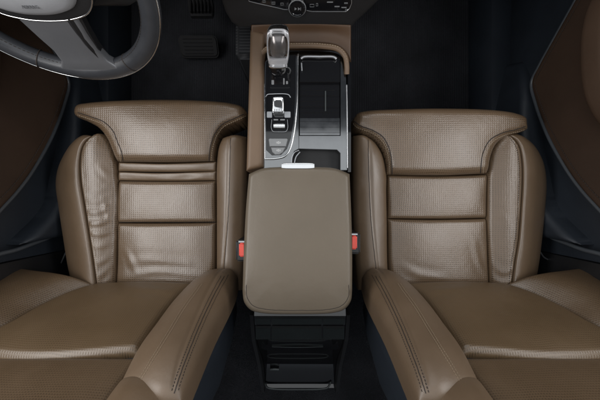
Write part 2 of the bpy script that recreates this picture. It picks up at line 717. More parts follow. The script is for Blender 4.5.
# ================================================================== FRONT SEATS
def seat_base(root, x0, x1):
    mb = MB()
    box(mb, (x0, -0.24, 0.10), (x1, 0.20, 0.345), 0.03, seg=3)
    mb.build('seat_base', M['black'], root)
    for xx in (x0 + 0.06, x1 - 0.06):
        mb = MB()
        box(mb, (xx - 0.02, -0.27, 0.012), (xx + 0.02, 0.22, 0.10), 0.006)
        mb.build('seat_rail', M['softgrey'], root)


UPZ = (0, 0, 1)


def backrest(root, sgn):
    def q(px, py, off):
        return PB(300 + sgn * (px - 300), py, off)

    def b(s, t, off=0.0):
        return BL(sgn * s, t, off)

    def pxm(l):
        return [(300 + sgn * (a[0] - 300), a[1]) for a in l]
    # ---- shell behind the padding
    mb = MB()
    secs = []
    for t, w0, w1, d0, d1 in ((-0.10, 0.215, 0.62, -0.13, -0.01), (-0.04, 0.190, 0.66, -0.145, 0.0), (0.05, 0.182, 0.72, -0.15, -0.004),
                              (0.2, 0.180, 0.765, -0.15, -0.004), (0.4, 0.205, 0.76, -0.13, -0.006), (0.53, 0.235, 0.71, -0.11, -0.008),
                              (0.60, 0.29, 0.65, -0.09, -0.02)):
        secs.append([b(x, t, y) for x, y in rrect((w0 + w1) / 2, (d0 + d1) / 2, (w1 - w0) / 2, (d1 - d0) / 2, 0.035)])
    loft(mb, secs)
    mb.build('backrest_shell', M['navy'], root)
    # ---- lower centre panel
    seamL = [q(403, 287, 0), q(418, 299, 0), q(431, 314, 0), q(446, 335, 0), q(462.0, 356, 0)]
    seamR = [q(502, 287, 0.0), q(526, 295, 0.003), q(560, 311, 0.006), q(600, 333, 0.010), b(0.70, 0.262, 0.012)]
    mb = MB()
    pl = Pad(mb, cr([seamL[0], b(0.42, -0.004, 0), seamR[0]], 40), cr([seamL[-1], b(0.50, 0.266, 0.000), seamR[-1]], 40),
             cr(seamL, 60), cr(seamR, 60), NB, r={'x': 0.018, 't': 0.015}, h=0.018, crown=0.008, R=0.10, nu=90, nv=110, skirt=0.03, uvmode='back',
             wrinkles=[(pxm([(415, 300), (440, 298), (470, 296)]), 0.0012, 3)])
    mb.build('backrest_panel', [M['leather_back']], root)
    # ---- upper centre panel
    mb = MB()
    Lc = [b(0.312, 0.256, -0.004), b(0.318, 0.40, 0), b(0.345, 0.54, 0.0)]
    Rc = [b(0.700, 0.258, -0.002), b(0.690, 0.40, 0.008), b(0.64, 0.54, 0.0)]
    Pad(mb, cr([Lc[0], Rc[0]], 30), cr([Lc[-1], b(0.49, 0.565, -0.005), Rc[-1]], 30), cr(Lc, 40), cr(Rc, 40), NB, r=0.014, h=0.014, crown=0.004,
        nu=80, nv=70, skirt=0.03, uvmode='back')
    mb.build('upper_backrest_panel', [M['perf_fine']], root)
    # ---- inner bolster (console side)
    mb = MB()
    bl = [q(362, 278, 0.030), q(366, 292, 0.036), q(388, 335, 0.040), q(409, 383, 0.038), q(419, 405, 0.034)]
    br = [q(404, 284, 0.004), q(418, 299, 0.004), q(431, 314, 0.004), q(446, 335, 0.004), q(461, 356, 0.004), q(481, 392, 0.008)]
    bot = cr([bl[0], q(370, 274, 0.034), q(382, 275, 0.034), q(394, 279, 0.02), br[0]], 40)
    top = cr([bl[-1], q(442, 406, 0.036), q(466, 396, 0.026), br[-1]], 40)
    pb = Pad(mb, bot, top, cr(bl, 60), cr(br, 60), NB, r=0.016, h=0.018, crown=0.024, R=0.085, nu=80, nv=90, skirt=0.035, uvmode='back', noise=0.0006,
             grooves=[(pxm([(374, 273), (387, 297), (401, 327), (418, 370), (426, 398)]), 0.0022, 1.3)])
    s1 = [(374, 273), (387, 297), (401, 327), (418, 370), (426, 394)]
    pb.seam(pxm(s1), 2, 0.0008)
    pb.stitches(pxm([(a + 3.0, c - 0.6) for a, c in s1]), 2, rad=0.0006, pitch=0.0052, length=0.0032)
    pb.stitches(pxm([(a - 3.0, c + 0.8) for a, c in s1]), 2, rad=0.0006, pitch=0.0052, length=0.0032)
    s2 = [(401, 283), (405, 289), (418, 307), (432, 330), (448, 356), (466, 386)]
    pb.stitches(pxm([(a - 1.0, c) for a, c in s2]), 3, rad=0.00055, pitch=0.0046, length=0.0032)
    pb.stitches(pxm([(a - 3.2, c + 0.8) for a, c in s2]), 3, rad=0.00055, pitch=0.0046, length=0.0032)
    mb.build('backrest_bolster', [M['leather_soft'], M['thread'], M['dark_thread'], M['mid_thread']], root)
    # ---- shoulder above the inner bolster
    mb = MB()
    Ls = [b(0.208, 0.345, 0.024), b(0.215, 0.42, 0.024), b(0.26, 0.54, 0.0)]
    Rs = [b(0.314, 0.312, 0.004), b(0.318, 0.40, 0.004), b(0.345, 0.54, 0.0)]
    Pad(mb, cr([Ls[0], b(0.262, 0.328, 0.024), Rs[0]], 30), cr([Ls[-1], Rs[-1]], 30), cr(Ls, 40), cr(Rs, 40), NB, r=0.018, h=0.02, crown=0.015,
        R=0.05, nu=50, nv=60, skirt=0.03, uvmode='back')
    mb.build('shoulder_pad', [M['leather']], root)
    # ---- outer bolster (door side)
    mb = MB()
    bb = [q(502, 287, 0.002), q(526, 279, 0.036), q(557, 274, 0.050), q(600, 271.5, 0.054), b(0.775, 0.060, 0.04)]
    lft = [q(502, 287, 0.002), q(526, 295, 0.006), q(560, 311, 0.008), q(600, 333, 0.012), b(0.70, 0.27, 0.014)]
    rgt = [b(0.775, 0.060, 0.04), b(0.79, 0.2, 0.035), b(0.785, 0.33, 0.03)]
    tp = [b(0.70, 0.27, 0.014), b(0.745, 0.31, 0.045), b(0.785, 0.33, 0.03)]
    po = Pad(mb, cr(bb, 60), cr(tp, 40), cr(lft, 50), cr(rgt, 40), NB, r=0.010, h=0.010, crown=0.010, R=0.08, nu=90, nv=70, skirt=0.05, uvmode='arc')
    mb.build('outer_backrest_bolster', [M['perf_fine']], root)
    mb = MB()
    Ls = [b(0.70, 0.272, 0.014), b(0.69, 0.40, 0.008), b(0.64, 0.54, 0)]
    Rs = [b(0.785, 0.335, 0.02), b(0.765, 0.43, 0.012), b(0.70, 0.54, -0.01)]
    Pad(mb, cr([Ls[0], b(0.745, 0.314, 0.035), Rs[0]], 30), cr([Ls[-1], Rs[-1]], 20), cr(Ls, 40), cr(Rs, 40), NB, r=0.018, h=0.015, nu=40, nv=50, skirt=0.03,
        uvmode='back')
    mb.build('shoulder_pad', [M['leather']], root)


M['leather_soft'] = mat('satin_brown_leather', BR, rough=0.48, rvar=0.05, **LE)
M['mid_thread'] = mat('brown_thread', (0.24, 0.18, 0.12), rough=0.8)
M['leather_back'] = mat('soft_brown_leather', (0.114, 0.074, 0.039), rough=0.42, spec=0.8, var=0.06, var_scale=9, bump=0.00006, bump_scale=800,
                        perf=0.45, perf_pitch=0.0048, rvar=0.05)
LT = [M['leather'], M['thread'], M['dark_thread']]
PT = [M['perf'], M['thread'], M['dark_thread']]
GRP = 'front seats'

# ---------------- driver seat
root = thing('car_seat', 'brown leather car seat behind the steering wheel, outer bolster creased, thigh cushion slid forward', 'car seat',
             (-0.42, 0.0, 0.012), GRP)
seat_base(root, -0.66, -0.175)
# thigh support
mb = MB()
zt = 0.392
top_ = cr(PL([(75, 111), (80, 105.5), (90, 103.5), (115, 101.5), (160, 100.3), (205, 101.3), (232, 104), (243, 107.5), (247, 113)], zt), 80)
lft = cr(PL([(118, 161.5), (114, 150), (109, 139), (101, 129), (88, 121.5), (78, 117), (75, 111)], zt), 60)
rgt = cr(PL([(214, 161), (216, 148), (219, 137), (225, 129), (235, 124), (244, 120), (247, 113)], zt), 60)
bot = cr(PL([(118, 161.5), (165, 162), (214, 161)], zt), 60)
pth = Pad(mb, bot, top_, lft, rgt, UPZ, r=0.024, h=0.024, crown=0.010, R=0.12, nu=130, nv=100, skirt=0.09, noise=0.0008)
sL = [(78, 112.5), (90, 116.5), (104, 122), (113, 131), (118, 143), (121.5, 152), (123, 161)]
sR = [(244, 114), (234, 118.5), (222, 124.5), (215, 133), (211, 144), (209.5, 152), (209, 161)]
for s in (sL, sR):
    pth.seam(s, 2, 0.0012)
    k = 1 if s is sL else -1
    pth.stitches([(a - k * 2.2, c + 2.0) for a, c in s], 1, rad=0.0007)
mb.build('thigh_support', PT, root)
# gaiter folds uncovered by the slid out thigh support
for y0, y1 in ((162.5, 171.5), (172, 180.5)):
    mb = MB()
    Pad(mb, cr(PL([(119, y1), (166, y1 + 0.6), (216, y1)], 0.376), 30), cr(PL([(119, y0), (166, y0 + 1.2), (216, y0 - 0.6)], 0.384), 30),
        cr(PL([(119, y1, .376), (119, y0, .384)], 0), 10), cr(PL([(216, y1, .376), (216, y0 - 0.6, .384)], 0), 10), UPZ, r={'x': 0.007, 't': 0.012}, h=0.006, nu=110, nv=24, skirt=0.03, noise=0.0022,
        nscale=55)
    mb.build('gaiter_fold', M['leather'], root)
# cushion panels
zc = 0.377
mb = MB()
Pad(mb, cr(PL([(119, 222.5), (167, 222.2), (216, 222)], zc), 30), cr(PL([(120, 181), (167, 181.5), (216, 181)], zc), 30),
    cr(PL([(119, 222.5), (119, 202), (120, 181)], zc), 30), cr(PL([(216, 222), (216, 200), (216, 181)], zc), 30), UPZ, r=0.012, h=0.012, crown=0.006, R=0.06,
    nu=90, nv=50, noise=0.0009).seam([(120, 222), (215, 222)], 2, 0.001)
mb.build('cushion_panel', PT, root)
mb = MB()
Pad(mb, cr(PL([(117, 296), (167, 298), (215, 296)], zc - 0.004), 30), cr(PL([(119, 223), (167, 223.2), (216, 222.6)], zc), 30),
    cr(PL([(117, 296), (119, 260), (119, 223)], zc), 30), cr(PL([(215, 296), (216, 260), (216, 222.6)], zc), 30), UPZ, r=0.012, h=0.012, crown=0.008, R=0.08,
    nu=90, nv=80, noise=0.0012,
    wrinkles=[([(125, 262), (150, 258), (190, 262)], 0.0012, 3.5), ([(124, 276), (160, 270), (205, 274)], 0.0012, 3), ([(130, 250), (140, 270)], 0.001, 3)])
mb.build('cushion_panel', PT, root)
# outer bolster: smooth outer strip + creased perforated inner strip
seamO = [(92, 136), (85, 146), (82, 160), (82.5, 180), (86, 203), (91, 235), (95, 262), (99, 292)]
mb = MB()
outL = cr(PL([(76, 292, .36), (70, 266, .352), (65, 235, .352), (61, 208, .352), (58, 184, .352), (61, 167, .352), (70, 150, .352), (80, 138, .352)], 0), 60)
Pad(mb, cr(PL([(76, 292, .36), (88, 293, .385), (99, 292, .398)], 0), 20), cr(PL([(80, 138, .352), (86, 135, .380), (92, 136, .398)], 0), 20),
    outL, cr(PL([(a, c, .398) for a, c in seamO[::-1]], 0), 60), UPZ, r={'x': 0.018, 'r': 0.006}, h=0.012, crown=0.010, R=0.040, nu=50, nv=110, skirt=0.10, noise=0.0006)
po = Pad.__new__(Pad)
mb.build('outer_bolster', LT, root)
mb = MB()
inn = [(117, 292), (118, 262), (119, 228), (120, 198), (118, 176), (116.5, 160), (114, 148), (109, 137)]
wr = []
for (x0, y0, x1, y1, a) in ((88, 212, 117, 205, 1.9), (89, 224, 117, 216, 2.4), (91, 232, 118, 229, 2.2), (92, 246, 116, 240, 1.6), (97, 262, 117, 252, 1.5),
                            (99, 276, 116, 262, 1.5), (96, 190, 117, 184, .9), (90, 200, 112, 197, .9), (104, 168, 117, 176, 1.0), (105, 286, 117, 270, 1.3),
                            (107, 200, 116, 222, 1.2)):
    wr.append(([(x0, y0), ((x0 + x1) / 2, (y0 + y1) / 2 + 2.5), (x1, y1)], a * 0.0009, 2.8))
po = Pad(mb, cr(PL([(99.5, 292, .398), (108, 293, .387), (117, 292, .376)], 0), 20), cr(PL([(92.5, 136, .398), (100, 133.5, .390), (109, 137, .376)], 0), 20),
         cr(PL([(a + .5, c, .398) for a, c in seamO[::-1]], 0), 60), cr(PL([(a, c, .376) for a, c in inn], 0), 60), UPZ, r={'x': 0.010, 'l': 0.006}, h=0.011, crown=0.006, R=0.04,
         nu=64, nv=150, skirt=0.05, noise=0.0009, wrinkles=wr, nscale=40)
po.stitches([(a + 1.6, c) for a, c in seamO], 1, rad=0.0006)
mb.build('creased_bolster', [M['perf_bol'] if 'perf_bol' in M else M['perf'], M['thread'], M['dark_thread']], root)
# inner bolster
mb = MB()
Lc = cr(PL([(217, 290, .378), (217, 260, .380), (217, 220, .380), (217, 190, .380), (217, 170, .38), (219, 148, .38), (223, 138, .382)], 0), 60)
Rc = cr(PL([(244, 290, .37), (246, 260, .372), (247, 220, .374), (247.5, 180, .374), (247.5, 150, .374), (246.5, 137, .374)], 0), 60)
pi = Pad(mb, cr(PL([(217, 290, .378), (230, 291, .385), (244, 290, .37)], 0), 20), cr(PL([(223, 138, .382), (235, 135, .39), (246.5, 137, .374)], 0), 20), Lc, Rc, UPZ,
         r=0.014, h=0.013, crown=0.010, R=0.05, nu=50, nv=110, skirt=0.09, noise=0.0005,
         grooves=[([(230, 137), (229.5, 180), (228, 220), (224, 270), (222, 290)], 0.0016, 0.9)])
pi.seam([(230.5, 138), (229.5, 180), (228, 220), (224, 270), (222.5, 286)], 2, 0.0008)
mb.build('inner_bolster', LT, root)
backrest(root, -1)

# ---------------- passenger seat
root = thing('car_seat', 'brown leather car seat ahead of empty footwell with its thigh cushion pushed home', 'car seat',
             (0.42, 0.0, 0.012), GRP)
seat_base(root, 0.175, 0.655)
mb = MB()
top_ = cr(PL([(353.5, 120), (357, 114), (366, 111.5), (390, 110), (440, 109), (490, 110.5), (512, 113.5), (523, 118), (526, 125)], zt), 80)
lft = cr(PL([(387, 174.5), (385.5, 160), (380, 147), (371, 138.5), (360, 133), (354, 127), (353.5, 120)], zt), 60)
rgt = cr(PL([(486, 173.5), (488.5, 157), (494, 145), (504, 137.5), (517, 133.5), (525, 130), (526, 125)], zt), 60)
bot = cr(PL([(387, 174.5), (437, 175.5), (486, 173.5)], zt), 60)
pth = Pad(mb, bot, top_, lft, rgt, UPZ, r=0.024, h=0.024, crown=0.010, R=0.12, nu=130, nv=100, skirt=0.09, noise=0.0007)
sL = [(354.5, 121), (360, 125.5), (372, 130), (383, 137), (389, 148), (391.5, 160), (392, 174)]
sR = [(525, 126.5), (516, 129.5), (502, 133), (490, 140), (484, 150), (481.5, 160), (480.5, 173)]
for s in (sL, sR):
    pth.seam(s, 2, 0.0013)
    k = 1 if s is sL else -1
    pth.stitches([(a - k * 2.4, c + 2.2) for a, c in s], 1, rad=0.0006)
mb.build('thigh_support', PT, root)
mb = MB()
Pad(mb, cr(PL([(387.5, 218.5), (437, 219), (485, 218)], zc), 30), cr(PL([(387, 175), (437, 176), (486, 174.5)], zc), 30),
    cr(PL([(387.5, 218.5), (387, 195), (387, 175)], zc), 30), cr(PL([(485, 218), (485, 195), (486, 174.5)], zc), 30), UPZ, r=0.012, h=0.012, crown=0.006, R=0.06,
    nu=90, nv=50, noise=0.0008)
mb.build('cushion_panel', PT, root)
mb = MB()
Pad(mb, cr(PL([(389, 296), (437, 298), (488, 296)], zc), 30), cr(PL([(387.5, 219), (437, 219.6), (485, 218.6)], zc), 30),
    cr(PL([(389, 296), (388, 260), (387.5, 219)], zc), 30), cr(PL([(488, 296), (486, 255), (485, 218.6)], zc), 30), UPZ, r=0.012, h=0.012, crown=0.008, R=0.08,
    nu=90, nv=80, noise=0.0011, wrinkles=[([(400, 264), (415, 272), (440, 276)], 0.0016, 3.5), ([(470, 240), (476, 262), (484, 275)], 0.001, 3)])
mb.build('cushion_panel', PT, root)
seamO = [(509, 135), (517, 146), (520, 161), (520.5, 182), (519, 210), (516.5, 240), (513, 262), (509, 294)]
mb = MB()
outR = cr(PL([(531, 294, .36), (536, 266, .352), (540, 235, .352), (543, 205, .352), (544, 182, .352), (541, 163, .352), (533, 148, .352), (522, 137, .352)], 0), 60)
Pad(mb, cr(PL([(509, 294, .398), (520, 295, .385), (531, 294, .36)], 0), 20), cr(PL([(509, 135, .398), (515, 134, .380), (522, 137, .352)], 0), 20),
    cr(PL([(a, c, .398) for a, c in seamO[::-1]], 0), 60), outR, UPZ, r={'x': 0.018, 'l': 0.006}, h=0.012, crown=0.010, R=0.040, nu=50, nv=110, skirt=0.10, noise=0.0006)
mb.build('outer_bolster', LT, root)
mb = MB()
inn = [(488, 294), (487, 262), (485.5, 228), (485.5, 200), (486, 178), (487.5, 162), (490, 149), (495, 138)]
po = Pad(mb, cr(PL([(488, 294, .376), (498, 295, .387), (508.5, 294, .398)], 0), 20), cr(PL([(495, 138, .376), (502, 134.5, .389), (508.5, 135, .398)], 0), 20),
         cr(PL([(a, c, .376) for a, c in inn], 0), 60), cr(PL([(a - .5, c, .398) for a, c in seamO[::-1]], 0), 60), UPZ, r={'x': 0.010, 'r': 0.006}, h=0.011, crown=0.006, R=0.04,
         nu=64, nv=120, skirt=0.05, noise=0.0007, nscale=30,
         wrinkles=[([(488, 262), (498, 270), (512, 268)], 0.0014, 3), ([(487, 275), (496, 281), (508, 280)], 0.0012, 2.5), ([(490, 214), (503, 217)], 0.0007, 3)])
po.stitches([(a - 1.6, c) for a, c in seamO], 2, rad=0.0006)
mb.build('perforated_bolster', PT, root)
mb = MB()
Lc = cr(PL([(358, 290, .37), (355, 260, .372), (353, 220, .374), (352.5, 180, .374), (352.5, 150, .374), (353, 136, .374)], 0), 60)
Rc = cr(PL([(388.5, 290, .378), (387, 260, .380), (386.5, 220, .380), (386, 190, .380), (386, 175, .38), (382, 155, .38), (374, 141, .382)], 0), 60)
pi = Pad(mb, cr(PL([(358, 290, .37), (372, 291, .385), (388.5, 290, .378)], 0), 20), cr(PL([(353, 136, .374), (362, 135, .388), (374, 141, .382)], 0), 20), Lc, Rc, UPZ,
         r=0.014, h=0.013, crown=0.010, R=0.05, nu=50, nv=110, skirt=0.09, noise=0.0005,
         grooves=[([(368, 137), (369, 180), (371, 220), (376, 270), (378, 290)], 0.0016, 0.9)])
pi.seam([(368, 138), (369, 180), (371, 220), (376, 270), (377.5, 286)], 2, 0.0009)
mb.build('inner_bolster', LT, root)
backrest(root, 1)

# ================================================================== CENTRE CONSOLE
root = thing('center_console', 'centre console between the seats with taupe armrest lid and silver edged trim', 'console', (0, 0.05, 0.0))
zd = 0.487
mb = MB()      # body
secs = []
for Y, z1, w in ((-0.30, 0.46, 0.118), (-0.1, 0.455, 0.120), (0.1, 0.455, 0.121), (0.30, 0.46, 0.121), (0.46, 0.465, 0.121)):
    secs.append([(x, Y, z) for x, z in rrect(0, z1 / 2 + 0.001, w, z1 / 2, 0.015)])
loft(mb, secs)
mb.build('console_body', M['black'], root)
# leather rail on the left, leather front panel, rolled arch
mb = MB()
Pad(mb, cr(PL([(246.5, 171), (263.5, 167)], .497), 14), cr(PL([(250.5, 30), (264, 34)], .505), 14),
    cr(PL([(246.5, 171, .497), (248, 120, .497), (249.5, 70, .50), (250.5, 30, .505)], 0), 50),
    cr(PL([(263.5, 167, .497), (263.5, 120, .497), (263.5, 70, .50), (264, 34, .505)], 0), 50), UPZ, r=0.012, h=0.010, nu=26, nv=90, skirt=0.10, noise=0.0003)
mb.build('leather_rail', M['rail'], root)
mb = MB()
pf = Pad(mb, cr(PL([(251, 60, .480), (262, 47, .490), (300, 45, .490), (338, 48, .490), (351, 62, .480)], 0), 50),
         cr(PL([(251, 25, .520), (300, 24, .520), (351, 25, .520)], 0), 50),
         cr(PL([(251, 60, .480), (251, 42, .495), (251, 25, .52)], 0), 20), cr(PL([(351, 62, .480), (351, 42, .495), (351, 25, .52)], 0), 20), UPZ,
         r=0.006, h=0.006, nu=80, nv=40, skirt=0.10, noise=0.0004)
mb.build('front_leather_panel', M['saddle'], root)
mb = MB()
arch = PL([(259, 100, .494), (258.5, 72, .498), (260, 57, .502), (266, 49.5, .505), (280, 46.5, .506), (300, 45.5, .506), (322, 46, .506), (338, 49, .505),
           (345.0, 56, .502), (346.8, 66, .498), (346.8, 74, .490)], 0)
ap = cr(arch, 90)
tube(mb, ap, 0.0064, 14, 0)
stitch(mb, ap + np.array([0, 0.002, 0.0063]), 1, rad=0.0007)
mb.build('arch_roll', [M['rail'], M['thread']], root)
# trim deck plates
mb = MB()
lo = []
deckL = [(264, 164), (264, 80), (265, 62), (270, 54), (298.6, 51), (298.6, 148.5), (294, 151), (292, 156), (292, 170), (264, 171)]
prism(mb, [tuple(P(a, b, zd)[:2]) for a, b in deckL], zd - 0.02, zd, 0.001)
deckR = [(340.4, 140), (340.4, 56), (330, 51), (338, 52), (344, 57), (346, 66), (347, 120), (347.5, 170), (340.5, 170), (340.5, 153), (337, 149.5), (297, 148.5),
         (298.7, 148), (298.7, 135.8), (340.4, 135.8)]
prism(mb, [tuple(P(a, b, zd)[:2]) for a, b in [(340.6, 135.8), (340.6, 54), (344, 57), (346, 66), (346.6, 120), (347, 170), (340.5, 170), (340.5, 153), (337, 149.5),
                                              (299, 148.5), (299, 135.8)]], zd - 0.02, zd, 0.0008)
prism(mb, [tuple(P(a, b, zd)[:2]) for a, b in [(299, 55.5), (299, 51), (330, 50.5), (340, 52), (340.3, 55.5)]], zd - 0.02, zd, 0.0008)
mb.build('trim_deck', M['inlay'], root)
# silver blade along right edge
mb = MB()
tube(mb, cr(PL([(347.5, 168, .489), (347.2, 120, .489), (346.7, 85, .489)], 0), 30), 0.0016, 8)
mb.build('edge_trim', M['satin'], root)
mb = MB()
prism(mb, [tuple(P(a, b, .478)[:2]) for a, b in [(348, 172), (351, 172), (351, 60), (349, 56), (347.6, 64)]], 0.45, 0.478, 0.001)
mb.build('side_trim', M['gloss'], root)
# cup holder well
mb = MB()
z = 0.40
well = [tuple(P(a, b, zd)[:2]) for a, b in [(291, 172), (341, 172), (341, 148), (291, 148)]]
prism(mb, well, 0.455, 0.4605, 0)
mb.build('cup_well', M['black'], root)
mb = MB()
tube(mb, cr(PL([(291.5, 165, .488), (292.2, 157, .488), (294.5, 152.5, .488), (299, 150.3, .486)], 0), 20), 0.0016, 6)
tube(mb, cr(PL([(300, 152, .470), (296, 157, .470), (294, 165, .470)], 0), 12), 0.0022, 6)
mb.build('well_trim', M['satin'], root)
# sliding shutter over the bin
def ribbon(name, rows, x0, x1, material, parent, ang=25):
    mb = MB()
    nn = 7
    vs, fs = [], []
    for y, zz in rows:
        a, b_ = P(x0, y, zd), P(x1, y, zd)
        for t in np.linspace(0, 1, nn):
            vs.append((a[0] * (1 - t) + b_[0] * t, a[1], zz))
    m_ = len(rows)
    for i in range(m_ - 1):
        for j in range(nn - 1):
            fs.append((i * nn + j, i * nn + j + 1, (i + 1) * nn + j + 1, (i + 1) * nn + j))
    ring = [i * nn for i in range(m_)] + [(m_ - 1) * nn + j for j in range(1, nn)] + [i * nn + nn - 1 for i in range(m_ - 2, -1, -1)] + list(range(nn - 2, 0, -1))
    n0 = len(vs)
    for r_ in ring:
        vs.append((vs[r_][0], vs[r_][1], zd - 0.022))
    for i in range(len(ring)):
        j = (i + 1) % len(ring)
        fs.append((ring[i], n0 + i, n0 + j, ring[j]))
    fs.append(tuple(n0 + i for i in range(len(ring))))
    mb.add(vs, fs)
    return mb.build(name, material, parent, autosmooth=ang)


rows = []
for y in np.linspace(56.2, 117.6, 160):
    if y < 84:
        rows.append((y, zd + 0.006 * min(1, max(0, (y - 56) / 3)) ** 0.5 * min(1, max(0, (83.5 - y) / 0.8))  - 0.002))
    else:
        rows.append((y, zd - 0.0040 - (0.0010 if ((y - 84) / 5.6) % 1.0 < 0.14 else 0)))
shutter = ribbon('sliding_shutter', rows, 299.9, 339.8, M['gloss'], root)
rows = []
for y in np.linspace(118.0, 135.0, 90):
    rows.append((y, zd - 0.0012 - (0.0007 if ((y - 116) / 5.4) % 1.0 < 0.10 else 0)))
ribbon('shutter_end_plate', rows, 299.9, 339.8, M['inlay'], shutter)
mb = MB()
tube(mb, cr(PL([(301, 58.5, .4975), (303, 57, .4985), (320, 56.6, .4995), (334, 57, .4985), (336.5, 58.8, .4975)], 0), 24), 0.0036, 8)
mb.build('pull_edge', M['satin'], shutter)
mb = MB()
tube(mb, cr(PL([(301.5, 63, .494), (302, 71, .495)], 0), 6), 0.0018, 6)
mb.build('pull_clip', M['satin'], shutter)
for (xa, ya, yb) in ((325.5, 91, 111),):
    mb = MB()
    tube(mb, PL([(xa, ya, .4845), (xa, yb, .4845)], 0), 0.0018, 6)
    mb.build('shutter_reflection', M['dimsilver'], shutter)  # silver bar standing in for a bright reflection on the gloss shutter
# chrome U frame of the selector panel
mb = MB()
uf = cr(PL([(298, 54, .489), (297.6, 80, .489), (296.5, 110, .489), (294.2, 132, .489), (290.5, 148, .489), (285, 156, .489), (276, 158.6, .489), (265, 159, .489)], 0), 70)
tube(mb, uf, 0.0021, 8)
tube(mb, cr(PL([(264.6, 159, .489), (264.5, 120, .489), (264.3, 84, .489)], 0), 30), 0.0016, 8)
mb.build('selector_frame', M['chrome'], root)
mb = MB()
prism(mb, [tuple(P(a, b, zd)[:2]) for a, b in [(266, 150), (266, 62), (272, 56), (296, 54), (295.5, 90), (294, 118), (291, 138), (287, 149), (281, 155), (272, 155.5)]],
      zd - 0.002, zd + 0.0016, 0.001)
mb.build('selector_panel', M['gloss'], root)
# selector lever
mb = MB()
base = P(278.5, 69, .492)
tube(mb, cr([base, P(278.5, 62, .52), P(278.5, 56, .54)], 10), [0.020, 0.020, 0.018, 0.016, 0.015, 0.014, 0.014, 0.014, 0.014, 0.014], 18)
lever = mb.build('selector_lever', M['gloss'], root)
A0 = P(278.2, 62, .535)
A1 = P(278.0, 27.5, .602)
ax = (A1 - A0)
ln = np.linalg.norm(ax)
ax /= ln
ex = np.array([1.0, 0, 0])
ey = np.cross(ax, ex)


def knobsec(t, hx, hy, pw=3.2, n=40):
    c = A0 + ax * ln * t
    out = []
    for k in range(n):
        a = 2 * math.pi * k / n
        ca, sa = math.cos(a), math.sin(a)
        out.append(c + ex * hx * math.copysign(abs(ca) ** (2 / pw), ca) + ey * hy * math.copysign(abs(sa) ** (2 / pw), sa))
    return out


mb = MB()
loft(mb, [knobsec(t, a, b_) for t, a, b_ in ((-0.02, .0185, .013), (0.03, .0225, .017), (0.2, .0245, .019), (0.5, .0252, .020), (0.75, .0245, .020), (0.92, .0225, .018),
                                             (0.99, .019, .015), (1.01, .013, .010))])
mb.build('crystal_knob', M['glass'], lever, autosmooth=35)
mb = MB()
loft(mb, [knobsec(t, a, b_, 2.6) for t, a, b_ in ((0.26, .013, .009), (0.34, .0155, .011), (0.6, .0155, .011), (0.82, .014, .009), (0.86, .010, .006))])
mb.build('knob_core', M['knobcore'], lever)
mb = MB()
loft(mb, [knobsec(t, a, b_, 2.8) for t, a, b_ in ((0.0, .017, .012), (0.05, .019, .014), (0.20, .0175, .013), (0.23, .012, .009))])
mb.build('knob_base_glint', M['crystal_glint'], lever)  # whitish block inside the glass, imitates the crystal's bright lower end
mb = MB()
rim = []
for a in np.linspace(0, 2 * math.pi, 48, endpoint=False):
    ca, sa = math.cos(a), math.sin(a)
    rim.append(A0 + ax * ln * (0.50 + 0.43 * math.copysign(abs(sa) ** .6, sa)) + ex * .0205 * math.copysign(abs(ca) ** .6, ca) + ey * (-0.004))
tube(mb, rim, 0.0034, 8, closed=True)
mb.build('knob_edge_glint', M['crystal_glint'], lever)  # silver loop inside the glass, imitates the crystal's bright edges
mb = MB()
loft(mb, [knobsec(t, a, b_) for t, a, b_ in ((-0.09, .0195, .0145), (-0.07, .0225, .017), (-0.035, .0225, .017), (-0.025, .020, .0150))])
mb.build('knob_collar', M['chrome'], lever)
# park panel and position marks below the lever
mb = MB()
prism(mb, pix_rrect(269.5, 75, 290, 88, .489, 2), .488, .4915, .001)
pk = mb.build('park_button', M['gloss'], root)
for (a, b_, c, d) in ((271.5, 80, 274, 84.5), (283.2, 78, 284.6, 84.5), (286, 81, 288, 84)):
    mb = MB()
    prism(mb, pix_rrect(a, b_, c, d, .492, .5, 2), .4914, .4919, 0)
    mb.build('marking', M['button'], pk)
mb = MB()
tube(mb, cr(PL([(265.5, 97, .490), (267.5, 94.5, .492), (272, 94, .4925), (286, 94, .4925), (289, 95, .492), (290.5, 97.5, .490)], 0), 24), 0.0012, 6)
mb.build('start_knob_bezel', M['satin'], root)
# start knob
mb = MB()
secs = []
for z_, sc_ in ((.488, .92), (.492, 1.0), (.508, .98), (.513, .90), (.5145, .75)):
    c = P(278.2, 105.2, .505)
    secs.append([(c[0] + (x) * sc_, c[1] + y * sc_, z_) for x, y in rrect(0, 0, .0145, .0195, .006, 5)])
loft(mb, secs)
kn = mb.build('start_knob', M['chrome'], root, autosmooth=40)
mb = MB()
c = P(278.2, 103.5, .5145)
prism(mb, rrect(c[0], c[1], .0085, .0085, .004, 5), .5140, .5156, .0006)
mb.build('knob_inset', M['softgrey'], kn)
mb = MB()
c = P(278.2, 110.3, .513)
for k in range(5):
    box(mb, (c[0] - .010 + k * .0042, c[1] - .004, .509), (c[0] - .0075 + k * .0042, c[1] + .003, .5145), .0005)
mb.build('knob_ribs', M['satin'], kn)
for a, b_ in ((266.8, 272), (284.5, 290.5)):
    mb = MB()
    prism(mb, pix_rrect(a, 111.5, b_, 117.5, .4905, .8), .488, .4905, .0006)
    mb.build('silver_plate', M['satin'], root)
